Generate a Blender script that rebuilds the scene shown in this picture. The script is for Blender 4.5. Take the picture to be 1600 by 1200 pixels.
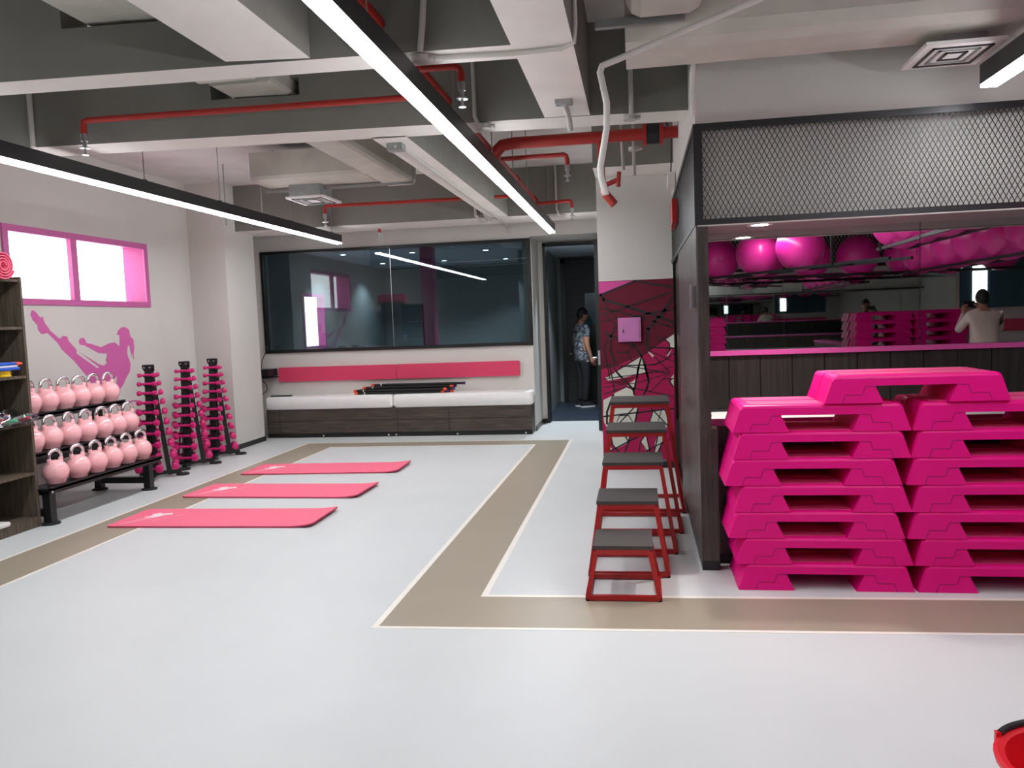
import bpy, math, random
from mathutils import Vector, Matrix

for o in list(bpy.data.objects):
    bpy.data.objects.remove(o)
scene = bpy.context.scene
COL = scene.collection
random.seed(7)
PI = math.pi

# ------------------------------------------------------------------ camera
cam_d = bpy.data.cameras.new('camera')
cam = bpy.data.objects.new('camera', cam_d)
COL.objects.link(cam)
cam_d.sensor_width = 36.0
cam_d.lens = 1250.0 / 1600.0 * 36.0
cam_d.clip_start = 0.05
cam_d.clip_end = 200
CR = Vector((0.98719699, 0.15509498, -0.0372511))
CU = Vector((0.02479831, 0.08146605, 0.99636757))
CF = Vector((-0.15756631, 0.98453483, -0.07657695))
mw = Matrix((CR, CU, -CF)).transposed().to_4x4()
mw.translation = Vector((0, 0, 1.55))
cam.matrix_world = mw
scene.camera = cam

# ------------------------------------------------------------------ world, exposure
world = bpy.data.worlds.new('world')
scene.world = world
world.use_nodes = True
world.node_tree.nodes['Background'].inputs[0].default_value = (0.5, 0.52, 0.55, 1)
world.node_tree.nodes['Background'].inputs[1].default_value = 0.05
scene.view_settings.view_transform = 'Standard'
scene.view_settings.look = 'None'
scene.view_settings.gamma = 1.0
scene.view_settings.use_curve_mapping = False
scene.view_settings.exposure = 1.1
STRIP_POWER = 20.0        # emission of the ceiling light strips
WINDOW_POWER = 2.2        # emission of the bright window panes
scene.cycles.max_bounces = 16
scene.cycles.glossy_bounces = 10
scene.cycles.transparent_max_bounces = 12

# ------------------------------------------------------------------ materials
def lin(c):
    r = []
    for v in c[:3]:
        v = v / 255.0
        r.append(v / 12.92 if v <= 0.04045 else ((v + 0.055) / 1.055) ** 2.4)
    return (r[0], r[1], r[2], 1.0)

MATS = {}
def mat(name, col, rough=0.5, metal=0.0, var=0.06, scale=8.0, bump=0.0, stretch=(1, 1, 1), spec=0.5, coat=0.0, emit=0.0):
    if name in MATS:
        return MATS[name]
    m = bpy.data.materials.new(name)
    m.use_nodes = True
    nt = m.node_tree
    b = nt.nodes['Principled BSDF']
    b.inputs['Roughness'].default_value = rough
    b.inputs['Metallic'].default_value = metal
    b.inputs['Specular IOR Level'].default_value = spec
    b.inputs['Coat Weight'].default_value = coat
    c = lin(col)
    tc = nt.nodes.new('ShaderNodeTexCoord')
    mp = nt.nodes.new('ShaderNodeMapping')
    mp.inputs['Scale'].default_value = stretch
    nz = nt.nodes.new('ShaderNodeTexNoise')
    nz.inputs['Scale'].default_value = scale
    nz.inputs['Detail'].default_value = 5
    nt.links.new(tc.outputs['Object'], mp.inputs['Vector'])
    nt.links.new(mp.outputs['Vector'], nz.inputs['Vector'])
    rp = nt.nodes.new('ShaderNodeValToRGB')
    rp.color_ramp.elements[0].position = 0.3
    rp.color_ramp.elements[1].position = 0.7
    rp.color_ramp.elements[0].color = (c[0] * (1 - var), c[1] * (1 - var), c[2] * (1 - var), 1)
    rp.color_ramp.elements[1].color = (min(1, c[0] * (1 + var)), min(1, c[1] * (1 + var)), min(1, c[2] * (1 + var)), 1)
    nt.links.new(nz.outputs['Fac'], rp.inputs['Fac'])
    nt.links.new(rp.outputs['Color'], b.inputs['Base Color'])
    if bump > 0:
        bp = nt.nodes.new('ShaderNodeBump')
        bp.inputs['Strength'].default_value = bump
        bp.inputs['Distance'].default_value = 0.02
        nt.links.new(nz.outputs['Fac'], bp.inputs['Height'])
        nt.links.new(bp.outputs['Normal'], b.inputs['Normal'])
    if emit > 0:
        b.inputs['Emission Color'].default_value = (1, 1, 1, 1)
        b.inputs['Emission Strength'].default_value = emit
    MATS[name] = m
    return m

def emis(name, col, power):
    m = bpy.data.materials.new(name)
    m.use_nodes = True
    nt = m.node_tree
    nt.nodes.remove(nt.nodes['Principled BSDF'])
    e = nt.nodes.new('ShaderNodeEmission')
    e.inputs['Color'].default_value = lin(col)
    e.inputs['Strength'].default_value = power
    nt.links.new(e.outputs[0], nt.nodes['Material Output'].inputs[0])
    MATS[name] = m
    return m

def glass_mat(name, tint, refl):
    m = bpy.data.materials.new(name)
    m.use_nodes = True
    nt = m.node_tree
    nt.nodes.remove(nt.nodes['Principled BSDF'])
    t = nt.nodes.new('ShaderNodeBsdfTransparent')
    t.inputs[0].default_value = tint
    g = nt.nodes.new('ShaderNodeBsdfGlossy')
    g.inputs['Roughness'].default_value = 0.005
    g.inputs['Color'].default_value = (0.9, 0.95, 0.95, 1)
    fr = nt.nodes.new('ShaderNodeFresnel')
    fr.inputs[0].default_value = 1.5
    ad = nt.nodes.new('ShaderNodeMath')
    ad.operation = 'ADD'
    ad.inputs[1].default_value = refl
    nt.links.new(fr.outputs[0], ad.inputs[0])
    mx = nt.nodes.new('ShaderNodeMixShader')
    nt.links.new(ad.outputs[0], mx.inputs[0])
    nt.links.new(t.outputs[0], mx.inputs[1])
    nt.links.new(g.outputs[0], mx.inputs[2])
    nt.links.new(mx.outputs[0], nt.nodes['Material Output'].inputs[0])
    MATS[name] = m
    return m

def wood(name, c0, c1, rough=0.4, axis=2, scale=3.0):
    m = bpy.data.materials.new(name)
    m.use_nodes = True
    nt = m.node_tree
    b = nt.nodes['Principled BSDF']
    b.inputs['Roughness'].default_value = rough
    b.inputs['Specular IOR Level'].default_value = 0.2 if rough >= 0.55 else 0.5
    tc = nt.nodes.new('ShaderNodeTexCoord')
    mp = nt.nodes.new('ShaderNodeMapping')
    s = [14.0, 14.0, 14.0]
    s[axis] = 0.9
    mp.inputs['Scale'].default_value = s
    nz = nt.nodes.new('ShaderNodeTexNoise')
    nz.inputs['Scale'].default_value = scale
    nz.inputs['Detail'].default_value = 6
    nz.inputs['Roughness'].default_value = 0.65
    nt.links.new(tc.outputs['Object'], mp.inputs['Vector'])
    nt.links.new(mp.outputs['Vector'], nz.inputs['Vector'])
    rp = nt.nodes.new('ShaderNodeValToRGB')
    rp.color_ramp.elements[0].position = 0.32
    rp.color_ramp.elements[1].position = 0.72
    rp.color_ramp.elements[0].color = lin(c0)
    rp.color_ramp.elements[1].color = lin(c1)
    nt.links.new(nz.outputs['Fac'], rp.inputs['Fac'])
    nt.links.new(rp.outputs['Color'], b.inputs['Base Color'])
    bp = nt.nodes.new('ShaderNodeBump')
    bp.inputs['Strength'].default_value = 0.15
    bp.inputs['Distance'].default_value = 0.01
    nt.links.new(nz.outputs['Fac'], bp.inputs['Height'])
    nt.links.new(bp.outputs['Normal'], b.inputs['Normal'])
    MATS[name] = m
    return m

def camo(name):
    m = bpy.data.materials.new(name)
    m.use_nodes = True
    nt = m.node_tree
    b = nt.nodes['Principled BSDF']
    b.inputs['Roughness'].default_value = 0.85
    tc = nt.nodes.new('ShaderNodeTexCoord')
    nz = nt.nodes.new('ShaderNodeTexNoise')
    nz.inputs['Scale'].default_value = 9.0
    nz.inputs['Detail'].default_value = 3
    nz.inputs['Distortion'].default_value = 1.8
    nt.links.new(tc.outputs['Object'], nz.inputs['Vector'])
    rp = nt.nodes.new('ShaderNodeValToRGB')
    rp.color_ramp.interpolation = 'CONSTANT'
    e = rp.color_ramp.elements
    e[0].position = 0.0
    e[0].color = lin((58, 62, 70))
    e[1].position = 0.46
    e[1].color = lin((100, 106, 114))
    x = e.new(0.53)
    x.color = lin((190, 196, 200))
    x = e.new(0.57)
    x.color = lin((80, 86, 96))
    nt.links.new(nz.outputs['Fac'], rp.inputs['Fac'])
    nt.links.new(rp.outputs['Color'], b.inputs['Base Color'])
    MATS[name] = m
    return m

mat('floor_vinyl', (213, 216, 215), 0.42, var=0.025, scale=1.2, spec=0.3)
mat('tape_taupe', (166, 155, 136), 0.35, var=0.03, scale=2)
mat('tape_white', (243, 238, 228), 0.4, var=0.02)
mat('wall_paint', (208, 204, 198), 0.7, var=0.025, scale=1.5, bump=0.02)
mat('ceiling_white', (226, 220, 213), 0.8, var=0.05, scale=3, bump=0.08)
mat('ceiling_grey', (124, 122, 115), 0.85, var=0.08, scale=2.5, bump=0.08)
mat('slab_paint', (204, 199, 196), 0.85, var=0.08, scale=2.5, bump=0.08)
mat('black_metal', (24, 24, 26), 0.42, var=0.1)
mat('black_rubber', (30, 29, 30), 0.8, var=0.1, scale=40)
mat('black_trim', (20, 20, 21), 0.35, var=0.1)
mat('chrome', (225, 222, 225), 0.12, metal=1.0, var=0.02)
mat('steel', (190, 192, 195), 0.3, metal=1.0, var=0.04)
mat('galvanised', (150, 152, 150), 0.55, metal=0.4, var=0.12, scale=10)
mat('duct_wrap', (190, 186, 176), 0.75, var=0.10, scale=4, bump=0.12)
mat('conduit_grey', (188, 184, 178), 0.6, var=0.05)
mat('pvc_white', (205, 202, 196), 0.5, var=0.04)
mat('pipe_red', (168, 38, 30), 0.45, var=0.08)
mat('box_red', (170, 26, 26), 0.35, var=0.06)
mat('mat_pink', (246, 112, 140), 0.75, var=0.03, scale=30)
mat('mat_edge', (190, 62, 92), 0.75, var=0.03)
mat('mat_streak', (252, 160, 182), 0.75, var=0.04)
mat('top_rubber', (66, 60, 58), 0.75, var=0.1, scale=40)
mat('mat_print', (255, 226, 232), 0.75, var=0.04)
mat('step_pink', (234, 0, 130), 0.45, var=0.03, scale=5, spec=0.3)
mat('step_deck', (226, 74, 132), 0.6, var=0.06, scale=12)
mat('step_seam', (120, 6, 64), 0.6, var=0.02)
mat('kettle_pink', (255, 190, 193), 0.14, var=0.02, coat=0.6)
mat('dumbbell_pink', (206, 30, 112), 0.35, var=0.05)
mat('ball_pink', (232, 44, 150), 0.3, var=0.03, scale=3)
mat('vinyl_white', (245, 243, 240), 0.45, var=0.02, bump=0.05)
mat('vinyl_pink', (216, 62, 100), 0.42, var=0.03, bump=0.04)
mat('frame_pink', (198, 96, 158), 0.5, var=0.03)
mat('trim_pink', (182, 70, 138), 0.4, var=0.03)
mat('decal_pink', (206, 98, 164), 0.6, var=0.02)
mat('paint_maroon', (104, 8, 38), 0.8, var=0.05, scale=3)
mat('paint_magenta', (178, 8, 82), 0.75, var=0.05, scale=3)
mat('paint_pink', (214, 72, 152), 0.55, var=0.03)
mat('paint_white', (222, 222, 208), 0.55, var=0.03)
mat('paint_black', (32, 26, 30), 0.55, var=0.05)
mat('paint_teal', (70, 150, 150), 0.55, var=0.03)
mat('cabinet_pink', (208, 128, 186), 0.45, var=0.04)
mat('plastic_white', (228, 224, 220), 0.5, var=0.02)
mat('plastic_blue', (24, 84, 190), 0.4, var=0.04)
mat('plastic_yellow', (236, 196, 40), 0.4, var=0.04)
mat('plastic_orange', (232, 84, 50), 0.4, var=0.04)
mat('plastic_purple', (70, 40, 110), 0.45, var=0.04)
mat('band_green', (90, 180, 140), 0.5, var=0.05)
mat('band_purple', (150, 130, 190), 0.5, var=0.05)
mat('band_red', (190, 70, 90), 0.5, var=0.05)
mat('bucket_red', (226, 28, 40), 0.35, var=0.03)
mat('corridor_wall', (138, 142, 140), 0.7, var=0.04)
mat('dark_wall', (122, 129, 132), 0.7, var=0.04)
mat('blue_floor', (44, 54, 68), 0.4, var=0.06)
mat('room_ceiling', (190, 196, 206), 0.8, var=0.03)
mat('pink_column', (232, 76, 156), 0.5, var=0.04)
mat('teal_pane', (52, 92, 104), 0.2, var=0.04)
mat('skin', (176, 124, 98), 0.6, var=0.04)
mat('hair', (22, 19, 19), 0.6, var=0.2, scale=40)
mat('shirt_cream', (222, 200, 190), 0.85, var=0.05, scale=6, bump=0.1)
mat('trousers_black', (26, 27, 30), 0.85, var=0.1)
mat('shoe_dark', (38, 40, 44), 0.6, var=0.1)
mat('mesh_backing', (208, 205, 198), 0.7, var=0.03)
mat('mirror', (222, 228, 226), 0.01, metal=1.0, var=0.0)
wood('wood_dark', (38, 33, 31), (78, 70, 64), 0.32, 2)
wood('wood_plank', (58, 53, 51), (100, 93, 90), 0.33, 2)
wood('wood_bench', (44, 38, 34), (96, 84, 74), 0.45, 0)
wood('wood_shelf', (70, 62, 52), (112, 100, 86), 0.6, 2)
wood('wood_door', (34, 32, 33), (56, 53, 53), 0.5, 0)
wood('wood_niche', (26, 24, 22), (46, 42, 39), 0.6, 2)
mat('soffit_under', (128, 120, 120), 0.7, var=0.03)
camo('camo_cloth')
emis('strip_glow', (247, 250, 255), STRIP_POWER)
emis('window_glow', (255, 253, 255), WINDOW_POWER)
emis('spot_glow', (255, 248, 240), 30.0)
emis('cool_glow', (225, 238, 255), 25.0)
glass_mat('glass_dark', (0.52, 0.60, 0.62, 1), 0.035)
glass_mat('clear_film', (0.86, 0.86, 0.86, 1), 0.05)

# ------------------------------------------------------------------ mesh helpers
class M:
    def __init__(s):
        s.v, s.f, s.mi = [], [], []
        s.cur = 0
    def add(s, vs, fs):
        k = len(s.v)
        s.v += [tuple(p) for p in vs]
        for f in fs:
            s.f.append([i + k for i in f])
            s.mi.append(s.cur)
        return s
    def box(s, x0, x1, y0, y1, z0, z1):
        return s.add([(x0, y0, z0), (x1, y0, z0), (x1, y1, z0), (x0, y1, z0), (x0, y0, z1), (x1, y0, z1), (x1, y1, z1), (x0, y1, z1)],
                     [(0, 3, 2, 1), (4, 5, 6, 7), (0, 1, 5, 4), (1, 2, 6, 5), (2, 3, 7, 6), (3, 0, 4, 7)])
    def hexa(s, b, t):
        return s.add(list(b) + list(t), [(0, 3, 2, 1), (4, 5, 6, 7), (0, 1, 5, 4), (1, 2, 6, 5), (2, 3, 7, 6), (3, 0, 4, 7)])
    def rbox(s, x0, x1, y0, y1, z0, z1, r):
        # box with chamfered vertical and top edges
        def ring(i, z):
            return [(x0 + i + r, y0 + i, z), (x1 - i - r, y0 + i, z), (x1 - i, y0 + i + r, z), (x1 - i, y1 - i - r, z),
                    (x1 - i - r, y1 - i, z), (x0 + i + r, y1 - i, z), (x0 + i, y1 - i - r, z), (x0 + i, y0 + i + r, z)]
        rings = [ring(r * .6, z0), ring(0, z0 + r), ring(0, z1 - r), ring(r * .3, z1 - r * .3), ring(r, z1)]
        return s.loft(rings)
    def loft(s, rings, cap=True):
        n = len(rings[0])
        k = len(s.v)
        vs = [p for r in rings for p in r]
        fs = []
        for i in range(len(rings) - 1):
            for j in range(n):
                a, b = i * n + j, i * n + (j + 1) % n
                fs.append((a, b, b + n, a + n))
        if cap:
            fs.append(tuple(reversed(range(n))))
            fs.append(tuple(range((len(rings) - 1) * n, len(rings) * n)))
        return s.add(vs, fs)
    def tube(s, pts, r, n=10, cap=True):
        pts = [Vector(p) for p in pts]
        rr = r if isinstance(r, (list, tuple)) else [r] * len(pts)
        up = None
        rings = []
        for i, p in enumerate(pts):
            if i == 0: d = pts[1] - p
            elif i == len(pts) - 1: d = p - pts[i - 1]
            else: d = (pts[i + 1] - p).normalized() + (p - pts[i - 1]).normalized()
            d.normalize()
            if up is None:
                a = Vector((0, 0, 1)) if abs(d.z) < 0.9 else Vector((1, 0, 0))
                up = (a - d * a.dot(d)).normalized()
            else:
                up = (up - d * up.dot(d)).normalized()
            w = d.cross(up)
            rings.append([p + (up * math.cos(2 * PI * j / n) + w * math.sin(2 * PI * j / n)) * rr[i] for j in range(n)])
        return s.loft(rings, cap)
    def bar(s, a, b, w, h=None, up=(0, 0, 1)):
        h = h or w
        a, b = Vector(a), Vector(b)
        d = (b - a).normalized()
        u = Vector(up)
        if abs(d.dot(u)) > 0.95: u = Vector((0, 1, 0))
        u = (u - d * u.dot(d)).normalized()
        x = d.cross(u)
        q = [(-x * w - u * h) / 2, (x * w - u * h) / 2, (x * w + u * h) / 2, (-x * w + u * h) / 2]
        return s.loft([[a + k for k in q], [b + k for k in q]])
    def lathe(s, prof, c=(0, 0, 0), n=20, cap=True):
        rings = [[(c[0] + r * math.cos(2 * PI * j / n), c[1] + r * math.sin(2 * PI * j / n), c[2] + z) for j in range(n)] for r, z in prof]
        return s.loft(rings, cap)
    def ball(s, c, r, n=18, m=10, sc=(1, 1, 1)):
        rings = []
        for i in range(m + 1):
            t = PI * (i + 0.02 if i == 0 else (i - 0.02 if i == m else i)) / m
            rings.append([(c[0] + sc[0] * r * math.sin(t) * math.cos(2 * PI * j / n), c[1] + sc[1] * r * math.sin(t) * math.sin(2 * PI * j / n), c[2] - sc[2] * r * math.cos(t)) for j in range(n)])
        return s.loft(rings)
    def prism(s, poly, fn, d0, d1):
        # poly: 2d points, fn(u, v, d) -> 3d
        a = [fn(u, v, d0) for u, v in poly]
        b = [fn(u, v, d1) for u, v in poly]
        return s.loft([a, b])
    def mesh(s, name, smooth=False):
        me = bpy.data.meshes.new(name)
        me.from_pydata(s.v, [], s.f)
        me.polygons.foreach_set('material_index', s.mi)
        if smooth:
            me.polygons.foreach_set('use_smooth', [True] * len(me.polygons))
            try:
                me.set_sharp_from_angle(angle=math.radians(38))
            except Exception:
                pass
        import bmesh
        bm = bmesh.new()
        bm.from_mesh(me)
        bmesh.ops.recalc_face_normals(bm, faces=bm.faces)
        bm.to_mesh(me)
        bm.free()
        me.update()
        return me

def tag(o, label=None, cat=None, group=None, kind=None):
    if label: o['label'] = label
    if cat: o['category'] = cat
    if group: o['group'] = group
    if kind: o['kind'] = kind
    return o

def obj(name, m, mats, parent=None, smooth=False, loc=None, label=None, kind=None):
    me = m.mesh(name, smooth) if isinstance(m, M) else m
    if mats is not None:
        for k in (mats if isinstance(mats, (list, tuple)) else [mats]):
            me.materials.append(MATS[k])
    o = bpy.data.objects.new(name, me)
    COL.objects.link(o)
    if loc: o.location = loc
    if parent: o.parent = parent
    if label: o['label'] = label
    if kind: o['kind'] = kind
    return o

def thing(name, label, cat, loc=(0, 0, 0), rz=0.0, group=None):
    o = bpy.data.objects.new(name, None)
    o.empty_display_size = 0.1
    COL.objects.link(o)
    o.location = loc
    o.rotation_euler = (0, 0, rz)
    return tag(o, label, cat, group)

def setting(name, m=None, mats=None):
    if m is None:
        o = bpy.data.objects.new(name, None)
        COL.objects.link(o)
    else:
        o = obj(name, m, mats)
    o['kind'] = 'structure'
    return o

def dup(root, loc, rz=None, label=None):
    r = root.copy()
    COL.objects.link(r)
    r.location = loc
    if rz is not None: r.rotation_euler = (0, 0, rz)
    if label: r['label'] = label
    for ch in list(root.children):
        c = ch.copy()
        COL.objects.link(c)
        c.parent = r
        for g in list(ch.children):
            d = g.copy()
            COL.objects.link(d)
            d.parent = c
    return r

ORD = ['first', 'second', 'third', 'fourth', 'fifth', 'sixth', 'seventh', 'eighth', 'ninth', 'tenth', 'eleventh', 'twelfth']

# ================================================================== THE SETTING
floor = setting('floor', M().box(-6.1, 8.0, -4.4, 12.25, -0.1, 0.0), 'floor_vinyl')
def flat(name, poly, z, mt, parent):
    return obj(name, M().prism(poly, lambda u, v, d: (u, v, d), 0.0003, z), mt, parent)
T = [('tape_taupe', [(-4.50, -4.3), (-4.05, -4.3), (-4.05, 9.96), (-4.05, 10.31), (-4.50, 10.31)]),
     ('tape_taupe', [(-4.05, 9.96), (-1.34, 9.96), (-0.92, 9.96), (-0.92, 10.31), (-4.05, 10.31)]),
     ('tape_taupe', [(-1.372, 3.89), (-0.924, 3.89), (-0.917, 9.96), (-1.32, 9.96)]),
     ('tape_taupe', [(-0.924, 3.893), (7.9, 4.18), (7.9, 4.61), (-0.924, 4.36)])]
for mt, p in T: flat('taupe_stripe', p, 0.0012, mt, floor)
W = [[(-4.53, -4.3), (-4.50, -4.3), (-4.50, 10.34), (-4.53, 10.34)], [(-4.05, -4.3), (-4.02, -4.3), (-4.02, 9.96), (-4.05, 9.96)],
     [(-4.50, 10.31), (-0.885, 10.31), (-0.885, 10.34), (-4.50, 10.34)], [(-4.02, 9.93), (-1.352, 9.93), (-1.352, 9.96), (-4.02, 9.96)],
     [(-1.406, 3.861), (-1.372, 3.861), (-1.317, 9.96), (-1.352, 9.96)], [(-0.924, 4.36), (-0.885, 4.36), (-0.877, 10.31), (-0.917, 10.31)],
     [(-1.372, 3.861), (7.9, 4.15), (7.9, 4.18), (-1.372, 3.89)], [(-0.885, 4.36), (7.9, 4.61), (7.9, 4.645), (-0.885, 4.395)]]
for p in W: flat('white_line', p, 0.0016, 'tape_white', floor)

# walls
m = M()
m.box(-6.1, -5.8, -4.4, 6.72, 0, 3.5).box(-6.1, -5.8, 6.72, 8.82, 0, 1.93).box(-6.1, -5.8, 6.72, 8.82, 2.61, 3.5)
m.box(-6.1, -5.8, 8.82, 11.2, 0, 3.5)
wall_left = setting('wall_left', m, 'wall_paint')
col = setting('wall_column', M().box(-5.8, -5.295, 9.82, 10.63, 0, 3.5), 'wall_paint')
obj('baseboard', M().box(-5.8, -5.283, 9.808, 9.82, 0.0, 0.065).box(-5.295, -5.283, 9.82, 10.642, 0.0, 0.065), 'black_trim', col)
m = M()
m.box(-5.8, -1.47, 11.2, 11.35, 0, 1.25).box(-5.8, -5.44, 11.2, 11.35, 1.25, 2.69).box(-5.8, -0.39, 11.2, 11.35, 2.74, 3.5)
m.box(-5.8, -1.47, 11.2, 11.35, 2.69, 2.74)
m.box(-1.6, -1.47, 11.35, 12.1, 0, 2.74).box(-1.6, -0.39, 11.35, 12.1, 2.74, 3.5)
m.box(-1.6, -1.39, 12.1, 12.25, 0, 2.74).box(-0.52, 0.36, 12.1, 12.25, 0, 2.74).box(-1.39, -0.52, 12.1, 12.25, 2.71, 3.5)
wall_far = setting('wall_far', m, 'wall_paint')
obj('baseboard', M().box(-1.47, -1.455, 11.2, 12.1, 0, 0.065).box(-1.455, -1.39, 12.085, 12.1, 0, 0.065), 'black_trim', wall_far)
wall_mural = setting('wall_mural', M().box(-0.39, 0.36, 8.3, 12.1, 0, 3.5), 'wall_paint')
obj('baseboard', M().box(-0.395, 0.36, 8.285, 8.3, 0, 0.06), 'black_trim', wall_mural)
m = M()
m.box(0.42, 8.0, 5.44, 8.3, 0, 3.5).box(0.36, 8.0, 4.95, 5.44, 2.66, 3.5).box(0.36, 0.42, 5.44, 8.3, 2.66, 3.5).box(0.40, 0.42, 7.95, 8.3, 0, 2.66)
wall_right = setting('wall_right', m, 'wall_paint')
setting('wall_back', M().box(-6.1, 8.0, -4.5, -4.02, 0, 3.5), 'wall_paint')
setting('wall_side', M().box(8.0, 8.2, -4.4, 5.27, 0, 3.5), 'wall_paint')

# ceiling: slab and beams
ceiling = setting('ceiling', M().box(-6.1, 8.2, -4.4, 12.25, 3.5, 3.6), 'slab_paint')
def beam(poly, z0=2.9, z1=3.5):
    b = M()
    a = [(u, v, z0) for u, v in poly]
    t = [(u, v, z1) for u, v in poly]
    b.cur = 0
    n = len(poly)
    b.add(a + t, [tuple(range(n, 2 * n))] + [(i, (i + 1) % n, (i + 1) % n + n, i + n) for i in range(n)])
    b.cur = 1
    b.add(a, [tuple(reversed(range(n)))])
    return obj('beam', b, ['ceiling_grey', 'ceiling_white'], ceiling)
def xbeam(x0, x1, yn, yf, sl, xr, z0=2.9, z1=3.5):
    # beam across the room: near and far edge at reference x, slight skew in plan
    return beam([(x0, yn + sl * (x0 - xr)), (x1, yn + sl * (x1 - xr)), (x1, yf + sl * (x1 - xr)), (x0, yf + sl * (x0 - xr))], z0, z1)
S1, S2 = 0.055, 0.08
def pierced(x0, x1, h0, h1, zh0, zh1, yn, yf, sl, xr):
    # one beam with a rectangular duct opening
    b = M()
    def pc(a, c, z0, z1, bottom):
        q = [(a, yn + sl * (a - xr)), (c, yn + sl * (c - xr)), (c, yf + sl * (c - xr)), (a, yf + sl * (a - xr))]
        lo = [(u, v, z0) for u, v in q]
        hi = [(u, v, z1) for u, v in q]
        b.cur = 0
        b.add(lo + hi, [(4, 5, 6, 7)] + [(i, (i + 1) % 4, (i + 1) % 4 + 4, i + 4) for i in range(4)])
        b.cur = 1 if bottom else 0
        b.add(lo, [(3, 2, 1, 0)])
    pc(x0, h0, 2.9, 3.5, True)
    pc(h0, h1, 2.9, zh0, True)
    pc(h0, h1, zh1, 3.5, False)
    pc(h1, x1, 2.9, 3.5, True)
    return obj('beam', b, ['ceiling_grey', 'ceiling_white'], ceiling)
pierced(-5.8, -0.58, -2.90, -2.30, 3.145, 3.36, 3.85, 4.06, S1, -2.9)
pierced(-5.8, 0.40, -2.86, -2.24, 3.15, 3.265, 5.24, 5.54, S2, -3.0)
xbeam(-5.8, 0.36, 10.2, 10.9, 0.02, -2.2)
beam([(-2.0, -3.9), (-1.58, -3.9), (-1.58, 3.9), (-2.0, 3.84)])
beam([(-0.58, -3.9), (-0.28, -3.9), (-0.28, 5.44), (-0.58, 5.42)])
beam([(-1.85, 5.6), (-1.6, 5.62), (-1.6, 10.2), (-1.85, 10.2)], 2.9, 3.5)
xbeam(-5.8, -2.0, -0.9, -0.6, 0, 0)
xbeam(-0.28, 8.0, -2.2, -1.9, 0, 0)
xbeam(-0.39, 0.42, 7.75, 8.3, 0, 0, 2.98, 3.5)

# window in the left wall: pink frame, deep pink reveal, bright panes
win = setting('window_1')
m = M()
m.box(-5.8, -5.78, 6.66, 8.88, 2.58, 2.645).box(-5.8, -5.78, 6.66, 8.88, 1.895, 1.955).box(-5.8, -5.78, 6.66, 6.73, 1.955, 2.58).box(-5.8, -5.78, 8.81, 8.88, 1.955, 2.58)
obj('window_frame', m, 'frame_pink', win)
m = M()
m.box(-6.06, -5.8, 8.815, 8.83, 1.93, 2.61).box(-6.06, -5.8, 6.71, 6.725, 1.93, 2.61).box(-6.06, -5.8, 6.72, 8.82, 2.6, 2.612).box(-6.06, -5.8, 6.72, 8.82, 1.928, 1.94)
obj('reveal', m, 'trim_pink', win)
obj('mullion', M().box(-5.835, -5.785, 7.57, 7.66, 1.94, 2.6), 'frame_pink', win)
for a, b in ((6.725, 7.61), (7.61, 8.815)):
    obj('pane', M().box(-6.09, -6.06, a, b, 1.94, 2.6), 'window_glow', win)
# outer closing panel so that the window is set in a solid wall
obj('outer_panel', M().box(-6.13, -6.1, 6.6, 8.95, 1.85, 2.7), 'wall_paint', win)

# big dark glass window in the far wall
win2 = setting('window_2')
m = M()
m.box(-5.475, -1.47, 11.165, 11.25, 2.675, 2.715).box(-5.475, -1.47, 11.165, 11.25, 1.225, 1.272).box(-5.475, -5.435, 11.165, 11.25, 1.272, 2.675).box(-1.51, -1.47, 11.165, 11.25, 1.272, 2.675)
obj('window_frame', m, 'black_trim', win2)
for a, b in ((-5.435, -3.502), (-3.498, -1.51)):
    obj('pane', M().box(a, b, 11.2, 11.21, 1.272, 2.675), 'glass_dark', win2)
obj('joint', M().box(-3.503, -3.497, 11.195, 11.2, 1.272, 2.675), 'steel', win2)

# room behind the glass
m = M()
m.box(-6.1, -5.8, 11.2, 13.38, 0, 3.0).box(-6.1, -5.8, 13.38, 14.27, 0, 1.25).box(-6.1, -5.8, 13.38, 14.27, 2.16, 3.0).box(-6.1, -5.8, 14.27, 18.2, 0, 3.0)
m.box(-6.1, -1.6, 18.0, 18.2, 0, 3.0).box(-1.7, -1.6, 12.25, 18.0, 0, 3.0).box(-2.2, -1.7, 15.0, 15.6, 0, 3.0)
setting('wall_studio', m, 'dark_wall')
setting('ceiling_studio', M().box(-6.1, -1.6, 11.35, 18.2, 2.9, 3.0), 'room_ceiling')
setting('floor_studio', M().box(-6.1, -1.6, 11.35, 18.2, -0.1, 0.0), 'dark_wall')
win3 = setting('window_3')
m = M()
m.box(-5.8, -5.78, 13.33, 14.32, 2.14, 2.2).box(-5.8, -5.78, 13.33, 14.32, 1.2, 1.26).box(-5.8, -5.78, 13.33, 13.39, 1.26, 2.14).box(-5.8, -5.78, 14.26, 14.32, 1.26, 2.14)
obj('window_frame', m, 'frame_pink', win3)
obj('reveal', M().box(-5.92, -5.8, 14.262, 14.27, 1.26, 2.15).box(-5.92, -5.8, 13.38, 13.39, 1.26, 2.15), 'trim_pink', win3)
obj('pane', M().box(-5.95, -5.92, 13.38, 14.27, 1.25, 2.16), 'window_glow', win3)
o = obj('studio_column', M().box(-3.69, -3.47, 13.5, 13.72, 0, 2.9), 'pink_column')
tag(o, 'slim pink column standing in the room behind the dark glass', 'column')
SP = [(-5.295, 14.11), (-5.313, 16.48), (-4.066, 14.38), (-3.986, 16.52), (-2.74, 14.64), (-2.728, 16.82)]
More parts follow.
